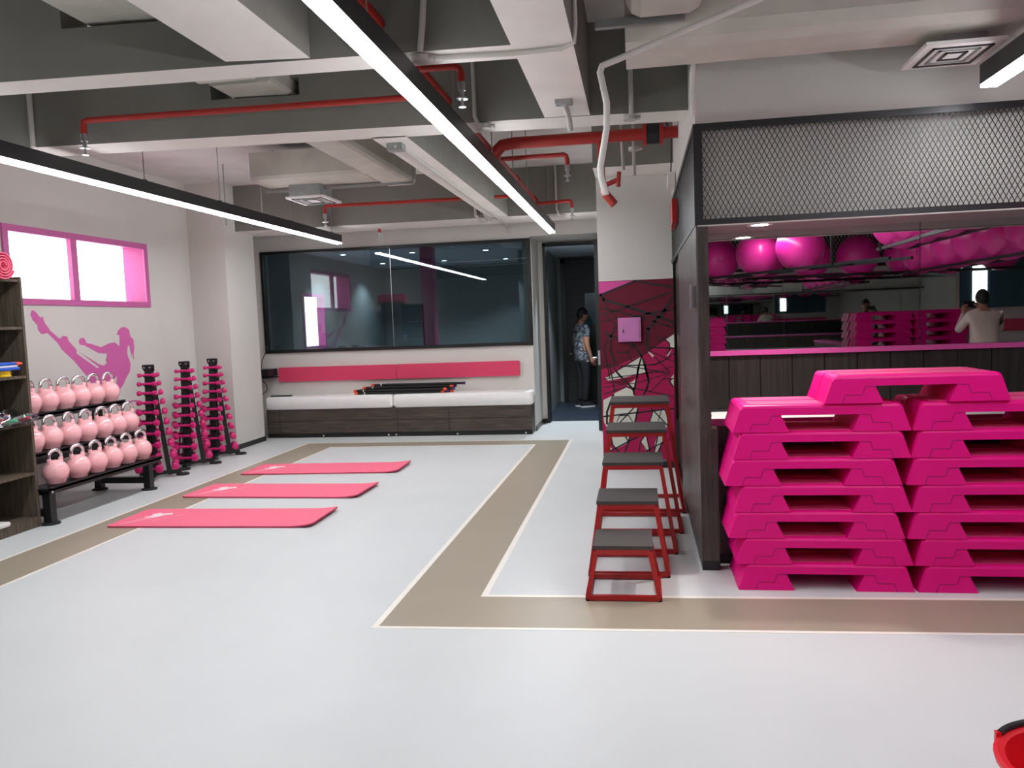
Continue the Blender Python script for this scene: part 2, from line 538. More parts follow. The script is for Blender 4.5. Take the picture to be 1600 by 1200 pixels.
def downlight(x, y, z, label, group, glow, power=0.0, colr=(1, 1, 1)):
    t = thing('downlight', label, 'ceiling light', (x, y, z), 0, group)
    obj('bezel', M().lathe([(0.075, -0.006), (0.075, 0.0), (0.05, 0.0), (0.05, -0.006), (0.075, -0.006)], n=20, cap=False), 'plastic_white', t)
    obj('lamp', M().lathe([(0.05, -0.004), (0.05, -0.001)], n=20), glow, t)
    if power:
        ld = bpy.data.lights.new('downlight_beam', 'SPOT')
        ld.energy = power
        ld.color = colr
        ld.spot_size = 1.9
        ld.spot_blend = 0.6
        ld.shadow_soft_size = 0.05
        lo = bpy.data.objects.new('downlight_beam', ld)
        COL.objects.link(lo)
        lo.location = (0, 0, -0.02)
        lo.parent = t
    return t
for i, (x, y) in enumerate(SP):
    downlight(x, y, 2.9, 'small round ceiling downlight in the room behind the dark glass, %s from the left' % ORD[i], 'downlights behind the glass', 'cool_glow', 85.0, (0.86, 0.94, 1.0))

# doorway and corridor
dr = setting('door_1')
m = M()
m.box(-1.395, -1.355, 12.06, 12.27, 0, 2.72).box(-0.56, -0.52, 12.06, 12.27, 0, 2.72).box(-1.395, -0.52, 12.06, 12.27, 2.68, 2.72)
obj('door_frame', m, 'black_trim', dr)
leaf = obj('door_leaf', M().box(-0.575, -0.515, 11.12, 12.05, 0.01, 2.64), 'black_trim', dr)
obj('door_handle', M().tube([(-0.575, 11.2, 1.02), (-0.625, 11.2, 1.02), (-0.635, 11.23, 1.02), (-0.635, 11.33, 1.02)], 0.011, 8), 'chrome', leaf)
obj('lock_plate', M().box(-0.56, -0.53, 11.112, 11.12, 0.92, 1.12), 'steel', leaf)
m = M()
m.box(-1.7, -1.4, 15.2, 15.35, 0, 2.74).box(-1.4, 0.6, 15.2, 15.35, 2.7, 2.8)
m.box(-1.6, -1.5, 12.25, 15.2, 0, 2.74).box(0.36, 0.6, 12.25, 15.2, 0, 2.74)
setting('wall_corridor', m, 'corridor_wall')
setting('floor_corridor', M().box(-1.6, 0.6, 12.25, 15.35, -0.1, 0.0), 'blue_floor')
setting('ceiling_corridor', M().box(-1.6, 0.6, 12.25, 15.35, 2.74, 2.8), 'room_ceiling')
dr2 = setting('door_2')
obj('door_frame', M().box(-1.42, -1.34, 15.12, 15.22, 0, 2.7).box(-0.1, 0.0, 15.12, 15.22, 0, 2.7).box(-1.42, 0.0, 15.12, 15.22, 2.62, 2.7), 'black_trim', dr2)
lf = obj('door_leaf', M().box(-1.34, -0.1, 15.16, 15.2, 0.01, 2.62), 'wood_door', dr2)
for k in range(7):
    obj('board', M().box(-1.33, -0.11, 15.15, 15.162, 0.03 + k * 0.37, 0.39 + k * 0.37), 'wood_door', dr2)
obj('pane', M().box(-0.98, -0.3, 15.14, 15.152, 1.45, 2.05), 'teal_pane', dr2)
obj('door_handle', M().bar((-1.26, 15.12, 1.0), (-1.26, 15.12, 1.25), 0.025), 'black_metal', dr2)
obj('lock', M().ball((-1.27, 15.13, 0.92), 0.03, 10, 6), 'steel', dr2)
downlight(-1.092, 12.683, 2.74, 'small round ceiling downlight inside the corridor behind the open door', None, 'cool_glow', 140.0, (0.8, 0.9, 1.0))

# ------------------------------------------------------------------ right block: fluted wood side, ledge, mesh soffit, mirror
side = setting('trim_1')
y = 4.9
k = 0
while y < 6.98:
    obj('plank', M().box(0.35, 0.375, y + 0.008, min(y + 0.092, 6.98), 0.06, 2.08), 'wood_plank', side)
    y += 0.1
obj('backing', M().box(0.366, 0.42, 4.9, 6.98, 0.06, 2.08), 'wood_dark', side)
obj('door_panel', M().box(0.385, 0.42, 6.98, 8.3, 0.06, 2.08), 'wood_dark', side)
obj('plinth', M().box(0.352, 0.42, 4.9, 8.28, 0.0, 0.06), 'black_trim', side)
obj('pull_handle', M().box(0.325, 0.35, 5.02, 5.06, 1.60, 1.73).box(0.318, 0.328, 4.98, 5.07, 1.59, 1.74), 'steel', side)
led = thing('wall_ledge', 'white ledge with pink front edge on dark wood panelling below the mirror', 'ledge', (0.36, 4.9, 0))
obj('leg_panel', M().box(-0.009, 0.095, -0.008, 0.25, 0.06, 0.87), 'wood_dark', led)
obj('plinth', M().box(-0.009, 0.097, -0.006, 0.25, 0.0, 0.06).box(0.097, 7.6, 0.155, 0.33, 0, 0.06), 'black_trim', led)
for k in range(14):
    obj('panel', M().box(0.1 + k * 0.53, 0.1 + k * 0.53 + 0.526, 0.15, 0.17, 0.06, 0.87), 'wood_dark', led)
obj('top', M().box(0.0, 7.6, 0.13, 0.52, 0.872, 0.91), 'plastic_white', led)
obj('edge_trim', M().box(0.0, 7.6, 0.122, 0.13, 0.868, 0.912), 'trim_pink', led)
obj('cable_grommet', M().lathe([(0.03, 0.91), (0.03, 0.913), (0.024, 0.914)], (0.06, 0.30, 0), 16), 'black_rubber', led)
for k in range(38):
    obj('plank', M().box(0.025 + k * 0.2, 0.025 + k * 0.2 + 0.194, 0.515, 0.535, 0.912, 1.285), 'wood_niche', led)
obj('wainscot_backing', M().box(0.025, 7.6, 0.53, 0.538, 0.912, 1.285), 'black_trim', led)
obj('skirting', M().box(0.025, 7.6, 0.505, 0.515, 0.911, 0.93), 'black_trim', led)
obj('mirror_trim', M().box(0.025, 7.6, 0.50, 0.522, 1.28, 1.312), 'trim_pink', led)
mir = thing('mirror_wall', 'tall wall mirror panels above the white ledge reflecting pink balls', 'mirror', (0.385, 5.42, 1.314))
px = [0.0, 1.376, 2.95, 4.5, 6.05, 7.6]
for a, b in zip(px[:-1], px[1:]):
    pn = obj('pane', M().box(-(b - a) / 2 + 0.002, (b - a) / 2 - 0.002, 0, 0.006, 0.0, 1.34), 'mirror', mir, loc=((a + b) / 2, 0, 0))
    if a > 1: pn.rotation_euler = (0, 0, math.radians(0.25))

def diamond_mesh(w, h, px_, pz, t, fn):
    # expanded metal: two families of thin diagonal strands clipped to w x h
    b = M()
    sl = pz / px_
    n = int((w + h / sl) / px_) + 2
    for sgn in (1, -1):
        for i in range(n):
            u0 = i * px_ - (h / sl if sgn > 0 else 0)
            u1 = u0 + sgn * h / sl
            p, q = (u0, 0.0), (u1, h)
            lo, hi = min(u0, u1), max(u0, u1)
            if hi <= 0 or lo >= w: continue
            def at(u): return (u, (u - u0) / (u1 - u0) * h)
            if p[0] < 0: p = at(0)
            if p[0] > w: p = at(w)
            if q[0] < 0: q = at(0)
            if q[0] > w: q = at(w)
            d = math.hypot(q[0] - p[0], q[1] - p[1])
            if d < 0.004: continue
            nx, nz = -(q[1] - p[1]) / d * t / 2, (q[0] - p[0]) / d * t / 2
            o_ = 0.0 if sgn > 0 else 0.0015
            c = [(p[0] + nx, p[1] + nz), (p[0] - nx, p[1] - nz), (q[0] - nx, q[1] - nz), (q[0] + nx, q[1] + nz)]
            b.add([fn(u, v, o_) for u, v in c] + [fn(u, v, o_ + 0.003) for u, v in c], [(0, 1, 2, 3), (7, 6, 5, 4), (0, 4, 5, 1), (2, 6, 7, 3)])
    return b
sof = thing('mesh_soffit', 'black expanded metal mesh soffit running above the mirror alcove', 'soffit', (0, 0, 0))
m = M()
m.box(0.36, 8.0, 4.9, 4.93, 2.08, 2.115).box(0.36, 8.0, 4.9, 4.93, 2.63, 2.668).box(0.36, 0.395, 4.9, 4.935, 2.115, 2.63)
obj('frame', m, 'black_metal', sof)
obj('edge_strip', M().box(0.36, 8.0, 4.898, 4.93, 2.074, 2.08), 'conduit_grey', sof)
obj('backing_panel', M().box(0.40, 8.0, 4.985, 5.0, 2.11, 2.66), 'mesh_backing', sof)
obj('underside', M().box(0.385, 8.0, 4.93, 5.42, 2.082, 2.10), 'soffit_under', sof)
obj('expanded_mesh', diamond_mesh(2.9, 0.53, 0.0295, 0.056, 0.0038, lambda u, v, d: (0.385 + u, 4.912 - d, 2.11 + v)), 'black_metal', sof)
m = M()
m.box(0.345, 0.36, 4.9, 8.39, 2.08, 2.115).box(0.345, 0.36, 4.9, 8.39, 2.63, 2.668).box(0.345, 0.36, 8.36, 8.39, 2.115, 2.63).box(0.345, 0.36, 4.9, 4.93, 2.115, 2.63)
obj('side_frame', m, 'black_metal', sof)
obj('side_backing', M().box(0.375, 0.385, 4.94, 8.3, 2.1, 2.66), 'black_trim', sof)
obj('side_mesh', diamond_mesh(3.42, 0.53, 0.0295, 0.056, 0.0048, lambda u, v, d: (0.356 - d, 4.93 + u, 2.11 + v)), 'black_metal', sof)
t = downlight(0.735, 5.03, 2.082, 'small bright spotlight set in the soffit underside above the mirror', None, 'spot_glow', 30.0, (1, 0.95, 0.9))
al = thing('alarm_bell', 'small red fire alarm unit on the dark side of the mesh soffit', 'alarm', (0.345, 7.2, 2.33))
obj('housing', M().box(-0.03, 0.0, -0.3, 0.3, 0.0, 0.2), 'box_red', al)
obj('cap', M().box(-0.042, -0.03, -0.3, 0.05, 0.0, 0.2), 'box_red', al)

# opposite side of the room, seen in the mirror
opp = thing('back_ledge', 'dark wood panelled ledge with pink edge across the room, seen in the mirror', 'ledge', (0.6, -3.5, 0))
for k in range(28):
    obj('plank', M().box(k * 0.25, k * 0.25 + 0.244, -0.03, 0.0, 0.06, 0.87), 'wood_plank', opp)
obj('backing', M().box(0, 7.0, -0.06, -0.03, 0, 0.87), 'black_trim', opp)
obj('top', M().box(0, 7.0, -0.5, 0.0, 0.87, 0.9), 'plastic_white', opp)
obj('edge_trim', M().box(0, 7.0, 0.0, 0.012, 0.845, 0.905), 'trim_pink', opp)
bm_ = thing('back_mirror', 'wall mirror above the far panelled ledge, seen in the nearer mirror', 'mirror', (0.6, -4.015, 0.905))
for k in range(5):
    obj('pane', M().box(k * 0.98, k * 0.98 + 0.977, 0.0, 0.006, 0, 1.3), 'mirror', bm_)
m = M()
m.box(0.6, 8.0, -3.5, -3.47, 2.27, 2.31).box(0.6, 8.0, -3.5, -3.47, 2.94, 2.98)
bs = thing('back_soffit', 'black mesh soffit across the room behind the balls, seen in the mirror', 'soffit', (0, 0, 0))
obj('frame', m, 'black_metal', bs)
obj('backing_panel', M().box(0.6, 8.0, -3.6, -3.58, 2.28, 2.98), 'mesh_backing', bs)
obj('expanded_mesh', diamond_mesh(6.0, 0.64, 0.06, 0.11, 0.012, lambda u, v, d: (0.65 + u, -3.5 + d, 2.3 + v)), 'black_metal', bs)
pt = thing('low_partition', 'low dark wood partition with pink top edge, seen in the mirror', 'partition', (3.95, 0.2, 0))
for k in range(14):
    obj('plank', M().box(0.0, 0.03, -0.26 * k - 0.255, -0.26 * k, 0.0, 0.86), 'wood_plank', pt)
obj('core', M().box(0.03, 0.24, -3.66, 0.0, 0.0, 0.86), 'wood_dark', pt)
obj('edge_trim', M().box(-0.012, 0.25, -3.66, 0.01, 0.86, 0.905), 'trim_pink', pt)
gl = thing('dark_glass_panel', 'dark teal glass panel on the far wall, seen in the mirror', 'glass panel', (6.1, -4.0, 1.5))
obj('pane', M().box(-0.55, 1.4, 0.0, 0.02, 0.0, 0.9), 'teal_pane', gl)
obj('bright_panel', M().box(-0.35, -0.12, 0.02, 0.03, 0.1, 0.75), 'window_glow', gl)
o = obj('wall_pad', M().rbox(-0.7, 1.2, 0.0, 0.06, 0.0, 0.2, 0.015), 'vinyl_pink', loc=(6.3, -4.0, 1.1))
tag(o, 'pink upholstered strip on the far wall, seen in the mirror', 'wall pad')

# ------------------------------------------------------------------ painted mural
MURAL={'magenta': [[(-0.39, 1.032), (-0.24, 1.063), (0.067, 1.185), (0.358, 1.384), (0.332, 0.065), (-0.39, 0.065)]], 'maroon': [[(-0.376, 0.887), (-0.026, 0.953), (-0.176, 0.863), (-0.269, 0.889)]], 'pink': [[(-0.39, 1.93), (-0.026, 1.93), (-0.376, 1.795), (-0.39, 1.796)]], 'white': [[(-0.348, 0.946), (-0.126, 1.073), (0.015, 1.156), (0.029, 1.125), (0.051, 1.041), (0.064, 0.993), (-0.156, 0.941), (-0.323, 0.915)], [(-0.13, 0.862), (-0.027, 0.93), (-0.048, 0.837), (-0.076, 0.819)], [(-0.376, 0.713), (-0.291, 0.753), (-0.253, 0.785), (-0.135, 0.839), (-0.08, 0.814), (-0.059, 0.757), (-0.011, 0.658), (-0.052, 0.484), (-0.096, 0.372), (-0.127, 0.263), (-0.255, 0.203), (-0.3, 0.247), (-0.311, 0.361), (-0.373, 0.476), (-0.381, 0.542)], [(0.135, 0.594), (0.241, 0.606), (0.275, 0.502), (0.264, 0.413), (0.174, 0.476), (0.096, 0.482)], [(0.047, 0.351), (0.075, 0.194), (0.047, 0.176), (0.003, 0.271)], [(0.18, 0.367), (0.217, 0.372), (0.215, 0.268), (0.166, 0.156), (0.13, 0.161), (0.141, 0.26)], [(0.276, 1.322), (0.358, 1.371), (0.358, 1.233), (0.317, 1.243), (0.309, 1.286)], [(0.312, 0.921), (0.344, 0.962), (0.342, 0.841), (0.319, 0.86)], [(0.085, 1.211), (0.152, 1.161), (0.135, 1.14)], [(0.333, 1.216), (0.289, 1.148), (0.273, 1.162)]], 'teal': [[(0.215, 0.084), (0.252, 0.084), (0.251, 0.065), (0.219, 0.065)]], 'cream': [[(-0.337, 0.257), (-0.292, 0.189), (-0.335, 0.171)]]}
MURAL_LINES=[(0.0195, [(-0.376, 1.795), (-0.027, 1.927)]), (0.0177, [(-0.027, 1.927), (0.358, 1.845)]), (0.0266, [(-0.385, 1.8), (-0.343, 1.75)]), (0.0195, [(-0.343, 1.75), (0.103, 1.593), (0.358, 1.494)]), (0.0124, [(-0.111, 1.667), (0.358, 1.801)]), (0.023, [(0.358, 1.746), (0.274, 1.621), (0.099, 1.433), (0.086, 1.241)]), (0.0089, [(-0.373, 1.598), (-0.111, 1.658)]), (0.0124, [(-0.053, 1.56), (0.103, 1.593), (0.358, 1.62)]), (0.0106, [(-0.367, 1.664), (0.05, 1.547), (0.358, 1.436)]), (0.0071, [(-0.361, 1.738), (-0.209, 1.54)]), (0.0071, [(-0.371, 1.52), (-0.209, 1.557)]), (0.0089, [(-0.347, 1.597), (-0.211, 1.479)]), (0.0159, [(-0.344, 1.405), (-0.043, 1.272), (0.027, 1.156)]), (0.0142, [(-0.22, 1.479), (-0.284, 1.367), (-0.288, 1.227), (-0.248, 1.085)]), (0.0089, [(-0.302, 1.351), (-0.357, 1.256), (-0.334, 1.123), (-0.304, 0.945)]), (0.0071, [(-0.379, 1.089), (-0.135, 1.06), (0.123, 1.013), (0.285, 0.974)]), (0.0089, [(-0.118, 1.064), (0.159, 1.069), (0.263, 1.114), (0.358, 1.176)]), (0.0124, [(0.027, 1.156), (-0.015, 1.026), (-0.026, 0.938)]), (0.0142, [(0.04, 1.129), (0.063, 1.023), (0.087, 0.935)]), (0.0089, [(0.174, 1.334), (0.251, 1.332), (0.309, 1.278), (0.308, 1.208), (0.281, 1.166)]), (0.0106, [(0.111, 1.245), (0.358, 1.228)]), (0.0071, [(0.111, 1.206), (0.356, 1.085)]), (0.0071, [(0.161, 1.143), (0.311, 0.982)]), (0.0089, [(-0.043, 1.272), (-0.114, 1.204), (-0.21, 1.198)]), (0.0089, [(-0.114, 1.204), (-0.073, 1.115)]), (0.0053, [(-0.38, 1.045), (-0.118, 1.055)]), (0.0071, [(-0.33, 0.955), (0.067, 1.185)]), (0.0071, [(0.067, 1.185), (0.358, 1.384)]), (0.0106, [(-0.266, 1.05), (-0.182, 0.942)]), (0.0053, [(-0.278, 0.945), (0.286, 1.0)]), (0.0094, [(-0.301, 1.078), (-0.257, 0.804)]), (0.0132, [(-0.228, 0.996), (-0.066, 0.818), (-0.059, 0.762)]), (0.0132, [(-0.0, 1.069), (-0.058, 0.809)]), (0.015, [(0.055, 1.068), (0.092, 0.899), (0.072, 0.825), (0.038, 0.764)]), (0.0047, [(-0.375, 0.929), (0.066, 0.983), (0.346, 1.041)]), (0.0056, [(-0.377, 0.845), (-0.028, 0.883), (0.285, 0.973)]), (0.0075, [(-0.365, 0.778), (-0.13, 0.848), (0.339, 0.734)]), (0.0056, [(0.098, 0.786), (0.313, 0.986)]), (0.0094, [(0.33, 0.921), (0.302, 0.893), (0.337, 0.837)]), (0.0056, [(0.239, 0.914), (0.339, 0.92)]), (0.0113, [(-0.376, 0.542), (0.337, 0.613)]), (0.0132, [(-0.015, 0.658), (-0.056, 0.484)]), (0.0094, [(-0.215, 0.473), (-0.033, 0.663)]), (0.015, [(-0.272, 0.767), (-0.342, 0.589), (-0.346, 0.466)]), (0.0094, [(0.077, 0.656), (0.274, 0.436)]), (0.0066, [(-0.242, 0.488), (-0.213, 0.549), (-0.12, 0.547), (-0.084, 0.485)]), (0.0113, [(-0.345, 0.166), (0.042, 0.365)]), (0.0113, [(-0.311, 0.375), (-0.295, 0.246), (-0.223, 0.16)]), (0.0094, [(-0.189, 0.378), (-0.127, 0.273)]), (0.0113, [(-0.096, 0.376), (-0.167, 0.169)]), (0.0075, [(0.047, 0.351), (-0.006, 0.271), (-0.027, 0.162)]), (0.0094, [(0.051, 0.346), (0.093, 0.166)]), (0.0094, [(0.18, 0.367), (0.13, 0.161)]), (0.0085, [(0.047, 0.176), (0.326, 0.314)]), (0.0056, [(0.003, 0.262), (0.065, 0.166)]), (0.0075, [(0.215, 0.268), (0.167, 0.16)]), (0.0075, [(0.131, 0.598), (0.091, 0.477)]), (0.0056, [(0.223, 0.625), (0.174, 0.476)]), (0.0075, [(0.077, 0.656), (0.178, 0.64), (0.278, 0.624)])]
KICK=[(6.974, 1.846), (7.02, 1.828), (7.079, 1.767), (7.089, 1.777), (7.111, 1.777), (7.114, 1.753), (7.134, 1.713), (7.189, 1.654), (7.345, 1.569), (7.373, 1.587), (7.425, 1.576), (7.452, 1.524), (7.532, 1.456), (7.55, 1.431), (7.888, 1.265), (7.96, 1.246), (8.016, 1.268), (8.005, 1.308), (8.036, 1.372), (7.887, 1.388), (7.748, 1.448), (7.667, 1.481), (7.611, 1.486), (7.594, 1.52), (7.619, 1.553), (7.675, 1.558), (7.707, 1.526), (7.711, 1.502), (7.81, 1.484), (7.939, 1.449), (8.096, 1.49), (8.182, 1.493), (8.257, 1.449), (8.271, 1.572), (8.224, 1.578), (8.254, 1.629), (8.322, 1.662), (8.387, 1.663), (8.45, 1.631), (8.466, 1.557), (8.52, 1.514), (8.523, 1.419), (8.499, 1.336), (8.509, 1.277), (8.487, 1.305), (8.47, 1.379), (8.454, 1.311), (8.442, 1.422), (8.422, 1.464), (8.396, 1.424), (8.384, 1.351), (8.411, 1.298), (8.433, 1.234), (8.41, 1.151), (8.336, 1.084), (8.278, 1.015), (8.207, 0.96), (8.142, 0.945), (7.913, 0.966), (7.759, 1.038), (7.697, 1.131), (7.509, 1.315), (7.338, 1.444), (7.282, 1.52), (7.154, 1.618), (7.073, 1.607), (7.03, 1.652), (7.029, 1.696), (6.969, 1.749), (6.948, 1.802)]
KICK_HI=[[(7.18, 1.651), (7.201, 1.651), (7.336, 1.569), (7.325, 1.557), (7.306, 1.563)], [(7.549, 1.425), (7.569, 1.42), (7.877, 1.236), (7.853, 1.223), (7.549, 1.396)], [(8.17, 1.116), (8.154, 1.046), (8.125, 1.008), (8.11, 1.08)]]

mu = thing('mural_painting', 'maroon, magenta and white painted mural crossed by black branching lines', 'mural', (0, 8.3, 0))
mfn = lambda u, v, d: (u, -d, v)
obj('background', M().box(-0.39, 0.36, -0.001, 0.0, 0.06, 1.935), 'paint_maroon', mu)
lay = {'magenta': 0.0015, 'pink': 0.0015, 'white': 0.0025, 'cream': 0.0025, 'teal': 0.0025, 'maroon': 0.003}
mm = {'magenta': 'paint_magenta', 'maroon': 'paint_maroon', 'pink': 'paint_pink', 'white': 'paint_white', 'teal': 'paint_teal', 'cream': 'paint_white'}
for kn, polys in MURAL.items():
    for p in polys:
        obj(kn + '_patch', M().prism(p, mfn, 0.0, lay[kn]), mm[kn], mu)
b = M()
for w, pts in MURAL_LINES:
    w *= 1.35
    for (x0, z0), (x1, z1) in zip(pts[:-1], pts[1:]):
        d = math.hypot(x1 - x0, z1 - z0)
        if d < 1e-4: continue
        nx, nz = -(z1 - z0) / d * w / 2, (x1 - x0) / d * w / 2
        ex, ez = (x1 - x0) / d * w * .3, (z1 - z0) / d * w * .3
        q = [(x0 - ex + nx, z0 - ez + nz), (x0 - ex - nx, z0 - ez - nz), (x1 + ex - nx, z1 + ez - nz), (x1 + ex + nx, z1 + ez + nz)]
        q = [(min(.359, max(-.389, a)), min(1.934, max(.062, c))) for a, c in q]
        b.prism(q, mfn, 0.0, 0.0042)
obj('black_lines', b, 'paint_black', mu)
cb = thing('meter_cabinet', 'small square lilac metal cabinet mounted on the painted mural', 'cabinet', (-0.09, 8.296, 1.31))
obj('body', M().box(-0.115, 0.115, -0.035, 0.0, 0.0, 0.245), 'cabinet_pink', cb)
dd = obj('door', M().box(-0.103, 0.095, -0.042, -0.035, 0.014, 0.231), 'cabinet_pink', cb)
obj('knob', M().ball((-0.072, -0.05, 0.12), 0.014, 12, 8), 'chrome', dd)
# kicking silhouette on the left wall
kf = lambda u, v, d: (-5.8 + d, u, v)
kd = thing('wall_decal', 'pink silhouette of a kicking woman with ponytail below the window', 'wall decal', (0, 0, 0))
obj('figure', M().prism(KICK, kf, 0.0, 0.0015), 'decal_pink', kd)
for p in KICK_HI:
    obj('highlight', M().prism(p, kf, 0.0, 0.0025), 'wall_paint', kd)
obj('ground_line', M().box(-5.8, -5.7985, 6.5, 8.5, 0.80, 0.815), 'decal_pink', kd)

# ================================================================== CEILING FIXTURES
def strip_light(x, y0, y1, label, cables):
    t = thing('strip_light', label, 'ceiling light', (x, y1, 2.7), 0, 'black linear strip lights')
    L = y0 - y1
    obj('housing', M().box(-0.043, 0.043, L, 0.0, 0.006, 0.108), 'black_metal', t)
    obj('diffuser', M().box(-0.04, 0.04, L + 0.01, -0.006, -0.012, 0.006), 'strip_glow', t)
    for c in cables:
        obj('cable', M().tube([(0, c - y1, 0.105), (0, c - y1, 0.8)], 0.004, 6), 'galvanised', t)
        obj('cable_clip', M().box(-0.012, 0.012, c - y1 - 0.02, c - y1 + 0.02, 0.105, 0.125), 'black_metal', t)
    return t
strip_light(-3.95, 1.6, 10.4, 'black linear strip light hanging along the window wall side', [10.15, 8.9, 7.3, 6.1, 4.4, 2.4])
strip_light(-1.08, 1.4, 10.5, 'long black linear strip light running down the middle of the room', [10.2, 8.2, 6.2, 4.9, 3.3, 1.6])
strip_light(1.85, -1.45, 4.66, 'short end of a black strip light above the mesh soffit', [4.1, 2.6, 0.4])

# red sprinkler pipework
def sprinkler(parent, x, y, z):
    b = M()
    b.lathe([(0.022, 0.0), (0.022, -0.05), (0.014, -0.05), (0.014, -0.09), (0.035, -0.092), (0.035, -0.098), (0.008, -0.1), (0.008, -0.135), (0.022, -0.137), (0.022, -0.142)], (x, y, z), 12)
    return obj('sprinkler_head', b, 'steel', parent, True)
pp = thing('sprinkler_piping', 'red sprinkler pipework running under the ceiling beams beside the long strip light', 'pipes', (0, 0, 0))
obj('main_pipe', M().tube([(-1.235, -3.9, 3.06), (-1.235, 10.3, 3.04)], 0.036, 14), 'pipe_red', pp, True)
for yy in (4.6, 7.15, 9.95, 6.0, 8.5):
    obj('coupling', M().tube([(-1.235, yy - 0.04, 3.05), (-1.235, yy + 0.04, 3.05)], 0.046, 14), 'pipe_red', pp, True)
def branch(x0, x1, y0, y1, z):
    e = Vector((x1, y1, z))
    s = Vector((x0, y0, z))
    d = (e - s).normalized()
    obj('branch_pipe', M().tube([s, e - d * 0.03, e + Vector((0, 0, -0.012)) - d * 0.008, e + Vector((0, 0, -0.045)), e + Vector((0, 0, -0.09))], 0.021, 12), 'pipe_red', pp, True)
    sprinkler(pp, x1, y1, z - 0.09)
branch(-1.235, -0.97, 4.61, 4.63, 3.03)
branch(-1.235, -3.70, 5.17, 5.06, 3.03)
branch(-1.235, -0.58, 7.15, 7.14, 3.0)
branch(-1.235, -3.62, 9.25, 9.12, 3.0)
branch(-1.235, -0.76, 9.96, 9.86, 3.0)
obj('drop_stub', M().tube([(-3.48, 10.72, 2.92), (-3.48, 10.72, 2.85)], 0.022, 12), 'pipe_red', pp, True)
sprinkler(pp, -3.48, 10.72, 2.85)
big = [(-1.235, 7.25, 3.0), (-1.16, 6.85, 3.0), (-1.10, 6.83, 3.05), (-1.0, 6.83, 3.06), (0.42, 6.84, 3.06)]
obj('supply_pipe', M().tube(big, 0.05, 16), 'pipe_red', pp, True)
m = M()
for xx in (0.09, 0.225):
    m.tube([(xx - 0.014, 6.84, 3.06), (xx + 0.014, 6.84, 3.06)], 0.098, 18)
obj('flange', m, 'pipe_red', pp, True)
obj('valve_body', M().tube([(0.105, 6.84, 3.06), (0.21, 6.84, 3.06)], 0.088, 16), 'black_metal', pp, True)
obj('drain_pipe', M().tube([(-0.275, 6.84, 3.04), (-0.27, 6.84, 2.75), (-0.25, 6.83, 2.58)], 0.028, 12), 'pipe_red', pp, True)
obj('drain_valve', M().tube([(-0.25, 6.83, 2.66), (-0.13, 6.80, 2.70)], 0.02, 10).tube([(-0.135, 6.80, 2.64), (-0.125, 6.80, 2.76)], 0.018, 10).tube([(-0.25, 6.83, 2.6), (-0.17, 6.82, 2.5)], 0.035, 10), 'pipe_red', pp, True)
for yy in (4.55, 6.4, 8.3):
    obj('hanger_rod', M().tube([(-1.235, yy, 3.09), (-1.235, yy, 3.5)], 0.006, 6), 'galvanised', pp)

# conduits
def conduit(pts, r, label, mt='conduit_grey', box=None, boxes=()):
    t = thing('conduit', label, 'conduit', pts[0])
    o0 = Vector(pts[0])
    obj('pipe', M().tube([Vector(p) - o0 for p in pts], r, 10), mt, t, True)
    for bx in boxes:
        c = Vector(bx) - o0
        obj('junction_box', M().lathe([(0.045, -0.03), (0.045, 0.0), (0.03, 0.004)], c, 14).tube([c + Vector((0, 0, -0.015)), c + Vector((0.07, 0.0, -0.015))], 0.014, 8), mt, t)
    return t
conduit([(-0.95, 3.75, 3.5), (-0.96, 3.86, 3.3), (-1.0, 3.9, 3.0), (-1.03, 3.95, 2.9)], 0.016, 'grey conduit drop on the near side of the front beam beside the strip light', boxes=[(-1.04, 4.0, 2.895)])
conduit([(-0.98, 4.02, 2.885), (-0.6, 4.06, 2.885), (-0.34, 4.05, 2.885), (-0.275, 4.02, 2.9), (-0.262, 3.95, 2.96), (-0.262, 3.9, 3.5)], 0.012, 'thin grey conduit running along the underside of the front beam')
conduit([(-1.045, 5.375, 3.5), (-1.045, 5.375, 2.93), (-1.03, 5.4, 2.89)], 0.014, 'grey conduit drop on the face of the second beam beside the strip light', boxes=[(-0.99, 5.43, 2.89)])
conduit([(-4.15, 5.13, 3.5), (-4.15, 5.13, 2.9)], 0.018, 'straight grey conduit drop on the second beam near the window wall')
conduit([(-1.72, 5.9, 2.89), (-1.735, 10.2, 2.89), (-1.75, 11.17, 2.885), (-1.75, 11.18, 2.8)], 0.016, 'grey conduit run under the lengthwise beam towards the glass window')
conduit([(-2.02, 7.6, 3.3), (-2.02, 9.9, 3.3), (-2.02, 10.17, 3.25), (-2.02, 10.185, 2.93), (-1.97, 10.25, 2.89)], 0.02, 'grey conduit bending down the third beam, left of a matching one', boxes=[(-1.95, 10.28, 2.89)])
conduit([(-1.93, 7.6, 3.34), (-1.91, 9.9, 3.34), (-1.9, 10.17, 3.28), (-1.9, 10.185, 2.93), (-1.85, 10.25, 2.89)], 0.02, 'grey conduit bending down the third beam, right of a matching one', boxes=[(-1.82, 10.28, 2.89)])
conduit([(-0.1, 6.93, 3.4), (-0.1, 6.93, 3.1), (-0.09, 6.96, 2.8)], 0.014, 'thin grey pipe hanging behind the thick red pipe, left one', 'conduit_grey')
conduit([(-0.01, 5.36, 3.5), (-0.01, 5.40, 3.0), (-0.01, 5.42, 2.88)], 0.016, 'grey conduit drop on the beam beside the white hose', boxes=[(-0.02, 5.5, 2.89)])
conduit([(0.0, 6.96, 3.4), (0.0, 6.96, 2.75)], 0.014, 'thin grey pipe hanging behind the thick red pipe, right one', boxes=[(0.0, 6.94, 2.98)])
conduit([(-0.98, 10.185, 3.5), (-0.98, 10.185, 2.95), (-0.95, 10.25, 2.88)], 0.014, 'small grey conduit at the far end of the long strip light', boxes=[(-0.93, 10.28, 2.885)])
